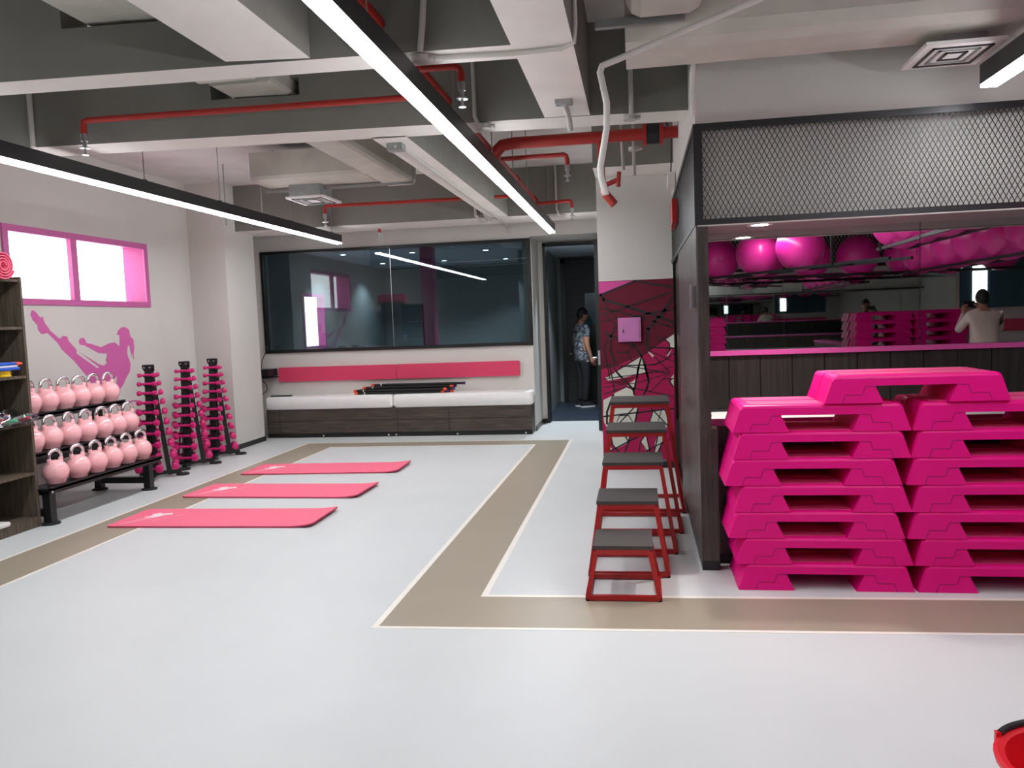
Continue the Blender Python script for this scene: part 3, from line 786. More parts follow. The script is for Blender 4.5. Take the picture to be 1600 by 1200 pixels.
conduit([(0.37, 4.75, 3.1), (0.34, 4.75, 2.92), (0.335, 4.78, 2.8), (0.35, 4.86, 2.72)], 0.018, 'short white pipe bend at the corner above the mesh soffit', 'pvc_white')
conduit([(0.95, 4.05, 3.2), (0.62, 4.08, 3.045), (-0.10, 4.1, 2.815), (-0.145, 4.1, 2.8), (-0.156, 4.1, 2.77), (-0.127, 4.1, 2.62), (-0.13, 4.1, 2.5), (-0.167, 4.1, 2.31), (-0.165, 4.1, 2.26), (-0.143, 4.1, 2.17)], 0.0165, 'bent white plastic hose hanging from the ceiling near the mesh soffit', 'pvc_white')
# surface box with small drop on the lengthwise beam
sb = thing('smoke_detector', 'grey sensor box with a stub under the beam by the hose', 'detector', (-0.42, 5.05, 2.9))
obj('base', M().box(-0.05, 0.05, -0.05, 0.05, -0.02, 0.0), 'galvanised', sb)
obj('stub', M().tube([(0, 0, -0.02), (0.01, 0.1, -0.03), (0.01, 0.3, -0.05), (0.01, 0.34, -0.1)], 0.018, 10), 'conduit_grey', sb)
sb = thing('junction_box', 'square grey metal junction box under the lengthwise beam', 'junction box', (-1.74, 5.85, 2.9))
obj('body', M().box(-0.06, 0.06, -0.05, 0.05, -0.05, 0.0), 'galvanised', sb)
obj('lamp_dot', M().ball((0.01, -0.052, -0.03), 0.012, 8, 6), 'steel', sb)
sb = thing('power_socket', 'small white box with a black wire beside the mesh soffit', 'socket', (0.352, 7.45, 2.76))
obj('body', M().box(-0.06, 0.0, -0.15, 0.15, -0.05, 0.06), 'plastic_white', sb)
obj('wire', M().tube([(-0.03, 0, 0.06), (-0.03, -0.2, 0.2), (-0.04, -0.5, 0.3), (-0.1, -0.6, 0.42)], 0.006, 6), 'black_rubber', sb)

# ducts
def duct(name, boxes, label, r=0.03):
    t = thing(name, label, 'duct', (boxes[0][0], boxes[0][2], boxes[0][4]))
    o0 = t.location
    for bx in boxes:
        x0, x1, y0, y1, z0, z1 = bx
        b = M()
        # chamfered lower edges along the longer horizontal axis
        if x1 - x0 > y1 - y0:
            pr = [(y0, z0 + r), (y0 + r * .35, z0 + r * .35), (y0 + r, z0), (y1 - r, z0), (y1 - r * .35, z0 + r * .35), (y1, z0 + r), (y1, z1), (y0, z1)]
            b.loft([[(x - o0.x, u - o0.y, v - o0.z) for u, v in pr] for x in (x0, x1)])
        else:
            pr = [(x0, z0 + r), (x0 + r * .35, z0 + r * .35), (x0 + r, z0), (x1 - r, z0), (x1 - r * .35, z0 + r * .35), (x1, z0 + r), (x1, z1), (x0, z1)]
            b.loft([[(u - o0.x, y - o0.y, v - o0.z) for u, v in pr] for y in (y0, y1)])
        obj('section', b, 'duct_wrap', t)
    return t
def diffuser(parent, x0, x1, y0, y1, z):
    o0 = parent.location
    pl = obj('diffuser_plate', M().box(x0 - o0.x, x1 - o0.x, y0 - o0.y, y1 - o0.y, z - o0.z, z + 0.02 - o0.z), 'plastic_white', parent)
    for k in range(1, 4):
        i = k * 0.045
        a0, a1, b0, b1 = x0 + i - o0.x, x1 - i - o0.x, y0 + i - o0.y, y1 - i - o0.y
        zz = z - o0.z
        obj('louvre', M().box(a0, a1, b0, b0 + 0.014, zz - 0.006, zz).box(a0, a1, b1 - 0.014, b1, zz - 0.006, zz).box(a0, a0 + 0.014, b0, b1, zz - 0.006, zz).box(a1 - 0.014, a1, b0, b1, zz - 0.006, zz), 'black_metal' if k != 2 else 'galvanised', pl)
d = duct('air_duct', [(-0.03, 7.9, 4.25, 4.72, 2.93, 3.36)], 'large wrapped air duct running across above the mesh soffit', 0.09)
obj('neck', M().box(1.58 + 0.03, 1.78 + 0.03, 4.5 - 4.25, 4.72 - 4.25, 2.87 - 2.93, 0.05), 'galvanised', d)
diffuser(d, 1.46, 1.84, 4.40, 4.80, 2.85)
obj('support_bar', M().box(-0.15, 0.3, -0.02, 0.02, 0.10, 0.14), 'galvanised', d)
duct('air_duct', [(-0.02, 0.36, 2.2, 4.2, 3.05, 3.4)], 'wide wrapped duct end coming forward over the right side', 0.07)
duct('air_duct', [(-2.80, -2.36, 1.5, 4.95, 3.165, 3.4)], 'wrapped duct passing through the opening in the front beam', 0.03)
duct('air_duct', [(-2.74, -2.30, 5.0, 5.95, 3.16, 3.3)], 'wrapped duct passing through the opening in the second beam', 0.03)
d = duct('air_duct', [(-2.68, -2.32, 6.0, 8.5, 3.07, 3.42), (-3.9, -2.68, 7.85, 8.35, 3.09, 3.38)], 'branching wrapped duct with square diffuser in front of the third beam', 0.05)
o0 = d.location
obj('neck', M().box(-3.62 - o0.x, -3.28 - o0.x, 8.15 - o0.y, 8.5 - o0.y, 2.97 - o0.z, 3.12 - o0.z), 'galvanised', d)
diffuser(d, -3.67, -3.24, 8.16, 8.68, 2.95)
obj('support_bar', M().box(-3.95 - o0.x, -2.3 - o0.x, 8.28 - o0.y, 8.31 - o0.y, 3.045 - o0.z, 3.07 - o0.z), 'galvanised', d)
for xx in (-3.85, -2.3):
    obj('hanger_rod', M().tube([(xx - o0.x, 8.3 - o0.y, 3.05 - o0.z), (xx - o0.x, 8.3 - o0.y, 3.5 - o0.z)], 0.006, 6), 'galvanised', d)
for (x, y, l) in ((-4.7, 8.8, 'thin hanging rod beside the left strip light, nearest the window wall'), (-4.3, 8.9, 'thin hanging rod between the left strip light and the branching duct')):
    o = obj('hanging_rod', M().tube([(0, 0, 0), (0, 0, 0.7)], 0.008, 6), 'galvanised', loc=(x, y, 2.8))
    tag(o, l, 'rod')

# ================================================================== FLOOR OBJECTS
# yoga mats
mats_xy = [(-4.35, 5.83, 0.012, 'nearest'), (-4.35, 6.93, -0.02, 'middle'), (-4.34, 8.05, 0.035, 'farthest')]
def make_mat():
    L, Wd, h, r = 1.78, 0.61, 0.012, 0.05
    xs = [0.0, 0.006, 0.02, 0.05, 0.3, 0.7, 1.1, 1.4, L - 0.22, L - 0.17, L - 0.12, L - 0.07, L - 0.05, L - 0.02, L - 0.006, L]
    def build(i, z0, z1):
        rings = []
        for x in xs:
            e = min(x, L - x)
            ins = r - math.sqrt(max(0.0, r * r - (r - e) ** 2)) if e < r else 0.0
            xx = min(max(x, i), L - i)
            lift = 0.022 * max(0.0, (x - (L - 0.22)) / 0.22) ** 2
            a, c = ins + i, Wd - ins - i
            rings.append([(xx, a, z0 + lift), (xx, c, z0 + lift), (xx, c, z1 + lift), (xx, a, z1 + lift)])
        return M().loft(rings)
    return build(0.0, 0.0015, h), build(0.003, h - 0.001, h + 0.0015)
me_e, me_t = make_mat()
ME = me_e.mesh('mat_edge')
MT = me_t.mesh('mat_top')
ME.materials.append(MATS['mat_edge'])
MT.materials.append(MATS['mat_pink'])
b = M()
pf = lambda u, v, d: (u, v, d)
b.prism([(0.16, 0.30), (0.2, 0.26), (0.27, 0.3), (0.3, 0.36), (0.36, 0.4), (0.33, 0.45), (0.26, 0.42), (0.22, 0.45), (0.17, 0.4), (0.2, 0.36)], pf, 0.0125, 0.0145)
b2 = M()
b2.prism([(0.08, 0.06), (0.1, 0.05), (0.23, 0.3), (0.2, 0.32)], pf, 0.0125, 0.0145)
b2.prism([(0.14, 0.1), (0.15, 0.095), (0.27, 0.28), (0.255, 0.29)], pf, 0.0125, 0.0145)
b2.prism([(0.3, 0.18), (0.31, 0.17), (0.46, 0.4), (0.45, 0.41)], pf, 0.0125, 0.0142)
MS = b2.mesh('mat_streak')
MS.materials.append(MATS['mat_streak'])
MP = b.mesh('mat_print')
MP.materials.append(MATS['mat_print'])
for x, y, a, w in mats_xy:
    t = thing('exercise_mat', 'flat pink exercise mat on the grey floor, %s of the three' % w, 'mat', (x, y, 0.0008), a, 'pink mats on the floor')
    obj('underside', ME, None, t)
    obj('top_layer', MT, None, t)
    obj('figure_print', MP, None, t)
    obj('streak_print', MS, None, t)

# red plyometric boxes
PB = [(4.32, 0.305, -0.325, 0.093, -0.275, 0.045, 0.40, 0.345, 'lowest red plyometric box with black top, nearest the camera'),
      (4.735, 0.457, -0.335, 0.153, -0.272, 0.09, 0.44, 0.37, 'second lowest red plyometric box, just behind the lowest one'),
      (5.215, 0.606, -0.335, 0.22, -0.253, 0.137, 0.47, 0.40, 'middle height red plyometric box of the five in a row'),
      (5.725, 0.748, -0.345, 0.282, -0.245, 0.178, 0.53, 0.45, 'second tallest red plyometric box, in front of the tallest one'),
      (6.34, 0.888, -0.345, 0.335, -0.232, 0.225, 0.57, 0.49, 'tallest red plyometric box with black top, nearest the mural')]
for yf, h, bx0, bx1, tx0, tx1, bd, td, lab in PB:
    cx, cy = (bx0 + bx1) / 2, yf + bd / 2
    t = thing('plyo_box', lab, 'plyo box', (cx, cy, 0), 0, 'red plyometric boxes')
    q = 0.026
    ins = (bd - td) / 2
    B = [(bx0 - cx + q / 2, -bd / 2 + q / 2), (bx1 - cx - q / 2, -bd / 2 + q / 2), (bx1 - cx - q / 2, bd / 2 - q / 2), (bx0 - cx + q / 2, bd / 2 - q / 2)]
    Tp = [(tx0 - cx + q / 2, -td / 2 + q / 2), (tx1 - cx - q / 2, -td / 2 + q / 2), (tx1 - cx - q / 2, td / 2 - q / 2), (tx0 - cx + q / 2, td / 2 - q / 2)]
    zb, zt = 0.006 + q / 2, h - 0.02 - q / 2
    for i in range(4):
        j = (i + 1) % 4
        obj('leg', M().bar((*B[i], zb), (*Tp[i], zt), q), 'box_red', t)
        obj('base_rail', M().bar((*B[i], zb), (*B[j], zb), q), 'box_red', t)
        obj('top_rail', M().bar((*Tp[i], zt), (*Tp[j], zt), q, q + 0.006), 'box_red', t)
        obj('foot', M().lathe([(0.013, 0.0), (0.015, 0.008)], (B[i][0], B[i][1], 0), 10), 'black_rubber', t)
    obj('top_board', M().box(tx0 - cx - 0.004, tx1 - cx + 0.004, -td / 2 - 0.004, td / 2 + 0.004, h - 0.02, h), 'top_rubber', t)

# pink aerobic steps
def step_meshes():
    Wd, Wt, h, D = 0.935, 0.845, 0.152, 0.455
    fo, fi, fit, zb = Wd / 2, Wd / 2 - 0.305, Wd / 2 - 0.262, 0.094
    def prof(i, it):
        wt = Wt / 2 - i
        w = fo - i
        s = (fo - Wt / 2) / h
        r = 0.016
        return [(-w, 0), (-fi, 0), (-fit, zb - 0.003), (-fit + 0.006, zb), (fit - 0.006, zb), (fit, zb - 0.003), (fi, 0), (w, 0),
                (wt + r * s, h - it - r), (wt - r * .3, h - it - r * .3), (wt - r, h - it), (-wt + r, h - it), (-wt + r * .3, h - it - r * .3), (-wt - r * s, h - it - r)]
    st = [(0.0, 0.016, 0.018), (0.006, 0.006, 0.006), (0.018, 0.0, 0.0), (0.213, 0.0, 0.0), (0.222, 0.012, 0.012), (0.233, 0.012, 0.012), (0.242, 0.0, 0.0), (D - 0.018, 0.0, 0.0), (D - 0.006, 0.006, 0.006), (D, 0.016, 0.018)]
    b = M()
    rings = []
    for y, i, it in st:
        p = prof(0.0 if y in (0.0, D) else i, it)
        rings.append([(x, y, z) for x, z in p])
    b.loft(rings)
    body = b.mesh('step_body')
    body.materials.append(MATS['step_pink'])
    dk = M()
    for a0, a1 in ((0.035, 0.118), (0.124, 0.205), (0.25, 0.331), (0.337, 0.42)):
        dk.box(-Wt / 2 + 0.05, Wt / 2 - 0.05, a0, a1, h - 0.002, h + 0.0025)
    deck = dk.mesh('step_deck')
    deck.materials.append(MATS['step_deck'])
    seams = []
    for s in (-1, 1):
        sm = M()
        pts = [(0.375, 0.0), (0.36, 0.046), (0.272, 0.046), (0.258, 0.090), (0.208, 0.092)]
        for (x0, z0), (x1, z1) in zip(pts[:-1], pts[1:]):
            sm.bar((s * x0, -0.0003, z0), (s * x1, -0.0003, z1), 0.0014, 0.0032, up=(0, 0, 1) if abs(z1 - z0) < 0.01 else (1, 0, 0))
        q = sm.mesh('step_seam')
        q.materials.append(MATS['step_seam'])
        seams.append(q)
    return body, deck, seams
S_BODY, S_DECK, S_SEAM = step_meshes()
def step(x, y, z, label, group, rz=0.0):
    t = thing('aerobic_step', label, 'step platform', (x, y, z), rz, group)
    obj('body', S_BODY, None, t)
    obj('deck', S_DECK, None, t)
    for s in S_SEAM: obj('interlock_seam', s, None, t)
    return t
PITCH = 0.1485
jl = [0, -7, -42, -14, -54, -17, -17]
jr = [0, -15, -45, -30, -50, -33, -25]
for i in range(7):
    step(0.522 + 0.4675 + jl[i] / 3 * 4.55 / 1250, 4.545, i * PITCH + 0.001, 'pink aerobic step in the stack beside the wood panel, %s from the floor' % ORD[i], 'stack of pink steps beside the wood panel')
for i in range(7):
    step(1.46 + 0.4675 + 0.012 + jr[i] / 3 * 4.55 / 1250, 4.545, i * PITCH + 0.001, 'pink aerobic step in the stack at the photo edge, %s from the floor' % ORD[i], 'stack of pink steps at the photo edge')
step(1.455, 4.53, 7 * PITCH + 0.006, 'single pink aerobic step lying across the tops of both stacks', 'loose step')
for n, (x0, cnt, nm) in enumerate(((1.05, 4, 'corner stack'), (4.1, 4, 'middle stack'), (5.05, 4, 'stack by dark glass'))):
    for i in range(cnt):
        step(x0, -3.53, 0.901 + i * PITCH, 'mirrored pink step on the far ledge, %s, %s from below' % (nm, ORD[i]), 'steps seen in the mirror', PI)

# kettlebells and rack
rk = thing('kettlebell_rack', 'black three tier rack holding the pale pink kettlebells', 'rack', (-5.15, 6.65, 0))
TIER = [(-4.97, 0.315), (-5.14, 0.59), (-5.33, 0.90)]
for x, z in TIER:
    tr = obj('tray', M().box(x + 5.15 - 0.12, x + 5.15 + 0.12, -0.78, 0.80, z - 0.02, z), 'black_metal', rk)
    obj('tray_lip', M().box(x + 5.15 + 0.105, x + 5.15 + 0.12, -0.78, 0.80, z - 0.045, z + 0.012), 'black_metal', tr)
    for yy in (-0.76, 0.78):
        obj('bolt', M().ball((x + 5.15 + 0.122, yy, z - 0.03), 0.010, 8, 6), 'steel', tr)
for yy in (-0.70, 0.68):
    obj('front_post', M().box(0.18, 0.25, yy - 0.035, yy + 0.035, 0.02, 0.30), 'black_metal', rk)
    obj('rear_post', M().hexa([(-0.37, yy - 0.035, 0.02), (-0.30, yy - 0.035, 0.02), (-0.30, yy + 0.035, 0.02), (-0.37, yy + 0.035, 0.02)], [(-0.33, yy - 0.035, 0.95), (-0.26, yy - 0.035, 0.95), (-0.26, yy + 0.035, 0.95), (-0.33, yy + 0.035, 0.95)]), 'black_metal', rk)
    obj('base_bar', M().box(-0.34, 0.2, yy - 0.03, yy + 0.03, 0.07, 0.13), 'black_metal', rk)
    obj('arm', M().box(-0.3, 0.08, yy - 0.025, yy + 0.025, 0.52, 0.57), 'black_metal', rk)
    obj('arm', M().box(-0.3, 0.2, yy - 0.025, yy + 0.025, 0.25, 0.295), 'black_metal', rk)
    for xx in (0.215, -0.335):
        obj('foot', M().lathe([(0.075, 0.001), (0.075, 0.012), (0.045, 0.02)], (xx, yy, 0), 18), 'black_rubber', rk, True)
obj('cross_bar', M().box(-0.34, -0.29, -0.70, 0.68, 0.42, 0.47), 'black_metal', rk)
b = M()
prof = [(0.001, 0.0), (0.055, 0.0), (0.07, 0.006)]
for k in range(1, 13):
    a = -PI / 2 + 0.75 + (PI - 0.9) * k / 12
    prof.append((0.105 * math.cos(a), 0.103 + 0.105 * math.sin(a)))
b.lathe(prof, n=28)
for s in (-1, 1):
    b.tube([(0, s * 0.048, 0.165), (0, s * 0.062, 0.205), (0, s * 0.068, 0.225)], [0.03, 0.02, 0.0175], 12)
KB = b.mesh('kettlebell_bell', True)
KB.materials.append(MATS['kettle_pink'])
pts = [(0, -0.067, 0.222)]
for k in range(9):
    a = PI - PI * k / 8
    pts.append((0, 0.066 * math.cos(a) * (1.0), 0.245 + 0.045 * math.sin(a)))
pts.append((0, 0.067, 0.222))
KH = M().tube(pts, 0.0165, 12).mesh('kettlebell_handle', True)
KH.materials.append(MATS['chrome'])
rows = [(0, [6.10, 6.37, 6.61, 6.84, 7.07, 7.30], 'bottom'), (1, [6.05, 6.28, 6.51, 6.735, 6.96, 7.165, 7.375], 'middle'), (2, [6.28, 6.50, 6.715, 6.93, 7.145, 7.36], 'top')]
for ti, ys, nm in rows:
    for i, yy in enumerate(ys):
        t = thing('kettlebell', 'pale pink kettlebell with chrome handle on the %s tier, %s from the shelf end' % (nm, ORD[i]), 'kettlebell', (TIER[ti][0] + random.uniform(-0.006, 0.006), yy, TIER[ti][1] + 0.001), random.uniform(-0.12, 0.12), 'kettlebells on the rack')
        obj('bell', KB, None, t)
        obj('handle', KH, None, t, label='chrome handle')

# dumbbell racks
def dumbbell_mesh(sz):
    r, l = 0.024 + 0.019 * sz, 0.062 + 0.022 * sz
    b = M()
    b.tube([(-l, 0, 0), (-l * .6, 0, 0), (0, 0, 0), (l * .6, 0, 0), (l, 0, 0)], [0.013, 0.0145, 0.0165, 0.0145, 0.013], 10)
    hd = []
    for s in (-1, 1):
        h = M()
        n = 8
        rings = []
        for u, k in ((l - 0.012, 0.55), (l, 0.94), (l + r * .55, 1.0), (l + r * 1.1, 0.94), (l + r * 1.35, 0.55)):
            rings.append([(s * u, k * r * math.cos(2 * PI * j / n + .39), k * r * math.sin(2 * PI * j / n + .39)) for j in range(n)])
        h.loft(rings)
        hm = h.mesh('dumbbell_head', True)
        hm.materials.append(MATS['dumbbell_pink'])
        hd.append(hm)
    g = b.mesh('dumbbell_grip', True)
    g.materials.append(MATS['dumbbell_pink'])
    return g, hd
DB = [dumbbell_mesh(i / 9.0) for i in range(10)]
arms = [(-1.32, 'camera side'), (0.56, 'mat side'), (PI - 0.6, 'wall side')]
for ri, (rx, ry, rn) in enumerate(((-5.27, 7.97, 'rack nearest the kettlebells'), (-5.27, 8.67, 'middle dumbbell rack'), (-5.29, 9.33, 'rack nearest the column'))):
    t = thing('dumbbell_rack', 'black three sided upright dumbbell tree, ' + rn, 'rack', (rx, ry, 0), 0, 'dumbbell racks')
    obj('post', M().lathe([(0.03, 0.02), (0.03, 1.2)], n=10), 'black_metal', t)
    for ai, (ang, an) in enumerate(arms):
        dx, dy = math.cos(ang), math.sin(ang)
        def off(z): return 0.045 + 0.115 * (1.22 - z) / 1.15
        b = M()
        w = 0.03
        nx, ny = -dy * w, dx * w
        p0, p1 = off(0.03), off(1.24)
        b.hexa([(dx * p0 - nx - dx * .05, dy * p0 - ny - dy * .05, 0.02), (dx * p0 - nx, dy * p0 - ny, 0.02), (dx * p0 + nx, dy * p0 + ny, 0.02), (dx * p0 + nx - dx * .05, dy * p0 + ny - dy * .05, 0.02)],
               [(dx * p1 - nx - dx * .05, dy * p1 - ny - dy * .05, 1.2), (dx * p1 - nx, dy * p1 - ny, 1.2), (dx * p1 + nx, dy * p1 + ny, 1.2), (dx * p1 + nx - dx * .05, dy * p1 + ny - dy * .05, 1.2)])
        obj('upright', b, 'black_metal', t)
        hp = obj('top_plate', M().loft([[(dx * q + s * nx * k, dy * q + s * ny * k, z) for s, q in ((-1, 0.02), (1, 0.02), (1, p1 + 0.012), (-1, p1 + 0.012))] for z, k in ((1.165, 0.9), (1.2, 1.6), (1.24, 1.6))]), 'black_metal', t)
        for s in (-1, 1):
            obj('bolt', M().ball((dx * (p1 + 0.014) + s * nx, dy * (p1 + 0.014) + s * ny, 1.21), 0.009, 8, 6), 'steel', hp)
        obj('base_arm', M().bar((0, 0, 0.045), (dx * 0.26, dy * 0.26, 0.045), 0.05, 0.04), 'black_metal', t)
        obj('foot', M().lathe([(0.07, 0.001), (0.07, 0.018), (0.05, 0.026)], (dx * 0.27, dy * 0.27, 0), 16), 'black_rubber', t)
        zs = [1.13 - 0.092 * k - 0.0022 * k * k for k in range(10)]
        rng = range(10) if ai < 2 else range(4, 10)
        for k in rng:
            z = zs[k]
            o_ = off(z) + 0.028 + 0.002 * k
            obj('saddle', M().bar((dx * (off(z) - .02), dy * (off(z) - .02), z - 0.035), (dx * (o_ + 0.02), dy * (o_ + 0.02), z - 0.016), 0.05, 0.008), 'black_metal', t)
            d_ = thing('dumbbell', 'pink dumbbell, %s, %s, %s from top' % (an, rn, ORD[k]), 'dumbbell', (rx + dx * o_, ry + dy * o_, z), ang + PI / 2, 'pink dumbbells on the racks')
            g, hd = DB[k]
            obj('grip', g, None, d_)
            for h in hd: obj('head', h, None, d_)
# pole leaning behind the rack nearest the column
o = obj('leaning_pole', M().tube([(0, 0, 0), (0.06, 0.22, 1.05)], 0.012, 8), 'black_metal', loc=(-5.62, 8.95, 0.0))
tag(o, 'thin dark pole leaning on the wall behind the dumbbell rack nearest the column', 'pole')

# shelf unit at the left edge
sh = thing('shelf_unit', 'tall dark wooden open shelf unit cut by the left photo edge', 'shelf', (-5.19, 5.15, 0))
obj('side_panel', M().box(-0.22, 0.22, 0.71, 0.735, 0.0, 2.07), 'wood_shelf', sh)
obj('side_panel', M().box(-0.22, 0.22, -1.1, -1.075, 0.0, 2.07), 'wood_shelf', sh)
obj('back_panel', M().box(-0.22, -0.205, -1.075, 0.71, 0.0, 2.07), 'wood_dark', sh)
for z in (0.085, 0.46, 0.875, 1.265, 1.665, 2.05):
    obj('shelf_board', M().box(-0.205, 0.215, -1.075, 0.71, z - 0.022, z), 'wood_shelf', sh)
obj('plinth', M().box(0.16, 0.212, -1.075, 0.71, 0.0, 0.063), 'wood_shelf', sh)
# rolled mat on the shelf
b = M()
pts = []
for k in range(60):
    a = k * 0.42
    r = 0.025 + 0.0026 * k * 0.42 * 1.35
    pts.append((r * math.cos(a), r * math.sin(a)))
for (a0, b0), (a1, b1) in zip(pts[:-1], pts[1:]):
    d = math.hypot(a1 - a0, b1 - b0)
    nx, nz = -(b1 - b0) / d * 0.0042, (a1 - a0) / d * 0.0042
    b.prism([(a0 + nx, b0 + nz), (a0 - nx, b0 - nz), (a1 - nx, b1 - nz), (a1 + nx, b1 + nz)], lambda u, v, dd: (dd, u, v), -0.3, 0.3)
o = obj('rolled_mat', b, 'mat_pink', loc=(-5.22, 5.66, 2.05 + 0.102))
tag(o, 'rolled pink exercise mat lying on top of the shelf unit', 'rolled mat')
ft = thing('foot_pump', 'blue and yellow plastic foot pump on the middle shelf', 'pump', (-5.04, 5.66, 1.267))
obj('bellows', M().lathe([(0.075, 0.0), (0.08, 0.01), (0.07, 0.02), (0.08, 0.03), (0.07, 0.04), (0.078, 0.05)], n=18), 'plastic_yellow', ft)
obj('base_plate', M().rbox(-0.09, 0.09, -0.13, 0.12, 0.05, 0.075, 0.008), 'plastic_blue', ft)
obj('white_band', M().rbox(-0.085, 0.085, -0.12, 0.1, 0.075, 0.088, 0.005), 'plastic_white', ft)
obj('pedal', M().rbox(-0.07, 0.07, -0.14, 0.11, 0.09, 0.115, 0.008), 'plastic_blue', ft)
obj('nozzle', M().tube([(0.03, 0.1, 0.1), (0.05, 0.15, 0.1), (0.06, 0.17, 0.1)], [0.016, 0.014, 0.008], 8), 'plastic_orange', ft)
bag = thing('band_bag', 'clear plastic bag of coloured exercise bands on the lower shelf', 'bag', (-5.02, 5.6, 0.877))
for k in range(14):
    c = ['band_green', 'band_purple', 'band_red', 'band_green', 'plastic_white', 'band_red'][k % 6]
    p = Vector((random.uniform(-0.06, 0.1), -0.22 + 0.032 * k, random.uniform(0.02, 0.05)))
    obj('exercise_band', M().tube([p, p + Vector((0.05, 0.03, 0.02)), p + Vector((0.07, -0.02, 0.03)), p + Vector((0.02, -0.05, 0.015)), p + Vector((-0.03, 0.01, 0.0))], 0.012, 7), c, bag, True)
b = M()
rings = []
for i in range(9):
    u = i / 8
    rr = 0.09 * math.sin(PI * (0.12 + 0.76 * u))
    rings.append([(0.03 + 0.13 * (0.6 + rr * 4) * math.cos(2 * PI * j / 12), -0.28 + 0.56 * u, max(0.002, 0.045 + rr * (0.8 + 0.3 * math.sin(3 * j + i)) * math.sin(2 * PI * j / 12))) for j in range(12)])
b.loft(rings)
obj('film', b, 'clear_film', bag, True)
o = obj('folded_towel', M().rbox(-0.09, 0.09, -0.16, 0.14, 0.0, 0.035, 0.012), 'plastic_white', loc=(-5.05, 5.42, 0.087))
tag(o, 'small white folded cloth on the lowest shelf at the photo edge', 'cloth')

# bench by the glass window
bn = thing('storage_bench', 'long dark wood storage bench below the dark glass window', 'bench', (-3.45, 10.87, 0))
bx0, bx1 = -1.92, 1.97
obj('carcass', M().box(bx0, bx1, 0.02, 0.32, 0.06, 0.415), 'wood_bench', bn)
xs = [bx0, -1.72, 0.05, 0.80, bx1]
for a, c in zip(xs[:-1], xs[1:]):
    for z0, z1 in ((0.065, 0.24), (0.246, 0.412)):
        obj('drawer_front', M().box(a + 0.003, c - 0.003, 0.0, 0.02, z0, z1), 'wood_bench', bn)
obj('plinth', M().box(bx0, bx1, 0.012, 0.32, 0.0, 0.06), 'black_trim', bn)
for x in (-4.52, -3.545, -3.432, -2.54, -1.57):
    obj('plinth_stud', M().ball((x + 3.45, 0.01, 0.024), 0.012, 8, 6), 'plastic_white', bn)
for a, c, w in ((-5.37, -3.455, 'left'), (-3.445, -1.46, 'right')):
    o = obj('bench_cushion', M().rbox(a, c, 0, 0.36, 0, 0.185, 0.03), 'vinyl_white', loc=(0, 10.835, 0.4155), smooth=True)
    tag(o, 'white vinyl seat cushion on the %s half of the bench' % w, 'cushion', 'bench cushions')
for a, c, w in ((-5.285, -3.47, 'left'), (-3.462, -1.665, 'right')):
    o = obj('wall_cushion', M().prism([(a + .015, 0.0), (c - .015, 0.0), (c, .015), (c, .195), (c - .015, .21), (a + .015, .21), (a, .195), (a, .015)], lambda u, v, d: (u, d, v), 0.0, 0.05), 'vinyl_pink', loc=(0, 11.149, 0.80), smooth=False)
    tag(o, 'pink padded backrest strip on the wall, %s of the pair' % w, 'wall pad', 'pink backrest strips')
# weighted bars
bars = []
cfg = [(-4.03, -2.72, 0.618, 10.92, 0, 'o', 'o'), (-4.04, -2.66, 0.618, 10.965, 0, 'o', 'p'), (-4.0, -2.60, 0.618, 11.01, 0, 'p', 'o'), (-3.96, -2.62, 0.618, 11.055, 0, 'o', 'p'),
       (-4.05, -2.68, 0.655, 10.94, 0, 'o', 'o'), (-3.98, -2.58, 0.655, 10.99, 0, 'p', 'p'), (-3.90, -2.60, 0.655, 11.035, 0, 'o', 'p'),
       (-3.92, -2.60, 0.692, 10.965, 0, 'o', 'o'), (-3.86, -2.56, 0.692, 11.01, 0, 'o', 'p'), (-3.80, -2.42, 0.728, 10.99, 0, 'o', 'p')]
for i, (x0, x1, z, y, a, e0, e1) in enumerate(cfg):
    L = x1 - x0
    t = thing('weighted_bar', 'black weighted bar in the pile on the bench, %s counted from bottom front' % ORD[i], 'bar', (x0, y, z), random.uniform(-0.02, 0.02), 'weighted bars piled on the bench')
    obj('shaft', M().tube([(0.04, 0, 0), (L - 0.04, 0, 0)], 0.0175, 10), 'black_rubber', t, True)
    for xx, e in ((0.0, e0), (L - 0.045, e1)):
        obj('end_cap', M().tube([(xx, 0, 0), (xx + 0.045, 0, 0)], 0.0205, 10), 'plastic_orange' if e == 'o' else 'plastic_purple', t, True)
    obj('label_ring', M().tube([(0.14, 0, 0), (0.155, 0, 0)], 0.018, 10), 'plastic_white', t, True)
# amplifier bracket with cables beside the column
sp = thing('wall_amplifier', 'small black audio unit on a bracket behind the column, cables hanging', 'amplifier', (-5.45, 11.0, 0.90))
obj('body', M().box(-0.1, 0.13, -0.08, 0.2, 0.0, 0.1), 'black_metal', sp)
obj('shelf', M().box(-0.15, 0.15, -0.1, 0.2, -0.03, -0.015), 'black_metal', sp)
obj('dial', M().tube([(-0.06, -0.08, 0.05), (-0.06, -0.095, 0.05)], 0.03, 12), 'black_rubber', sp)
obj('cable', M().tube([(-0.02, -0.05, -0.03), (0.08, -0.08, -0.12), (0.1, -0.1, -0.2), (0.0, -0.12, -0.28), (-0.05, -0.1, -0.3)], 0.006, 6), 'black_rubber', sp, True)
obj('cable', M().tube([(-0.06, -0.05, -0.03), (0.0, -0.08, -0.1), (-0.02, -0.1, -0.22), (-0.06, -0.12, -0.3)], 0.006, 6), 'black_rubber', sp, True)
o = obj('goose_microphone', M().tube([(0, 0, 0), (0.02, 0, 0.12), (0.12, -0.02, 0.3)], 0.006, 6).ball((0.125, -0.02, 0.315), 0.022, 10, 8), 'black_rubber', loc=(-5.5, 11.05, 1.0))
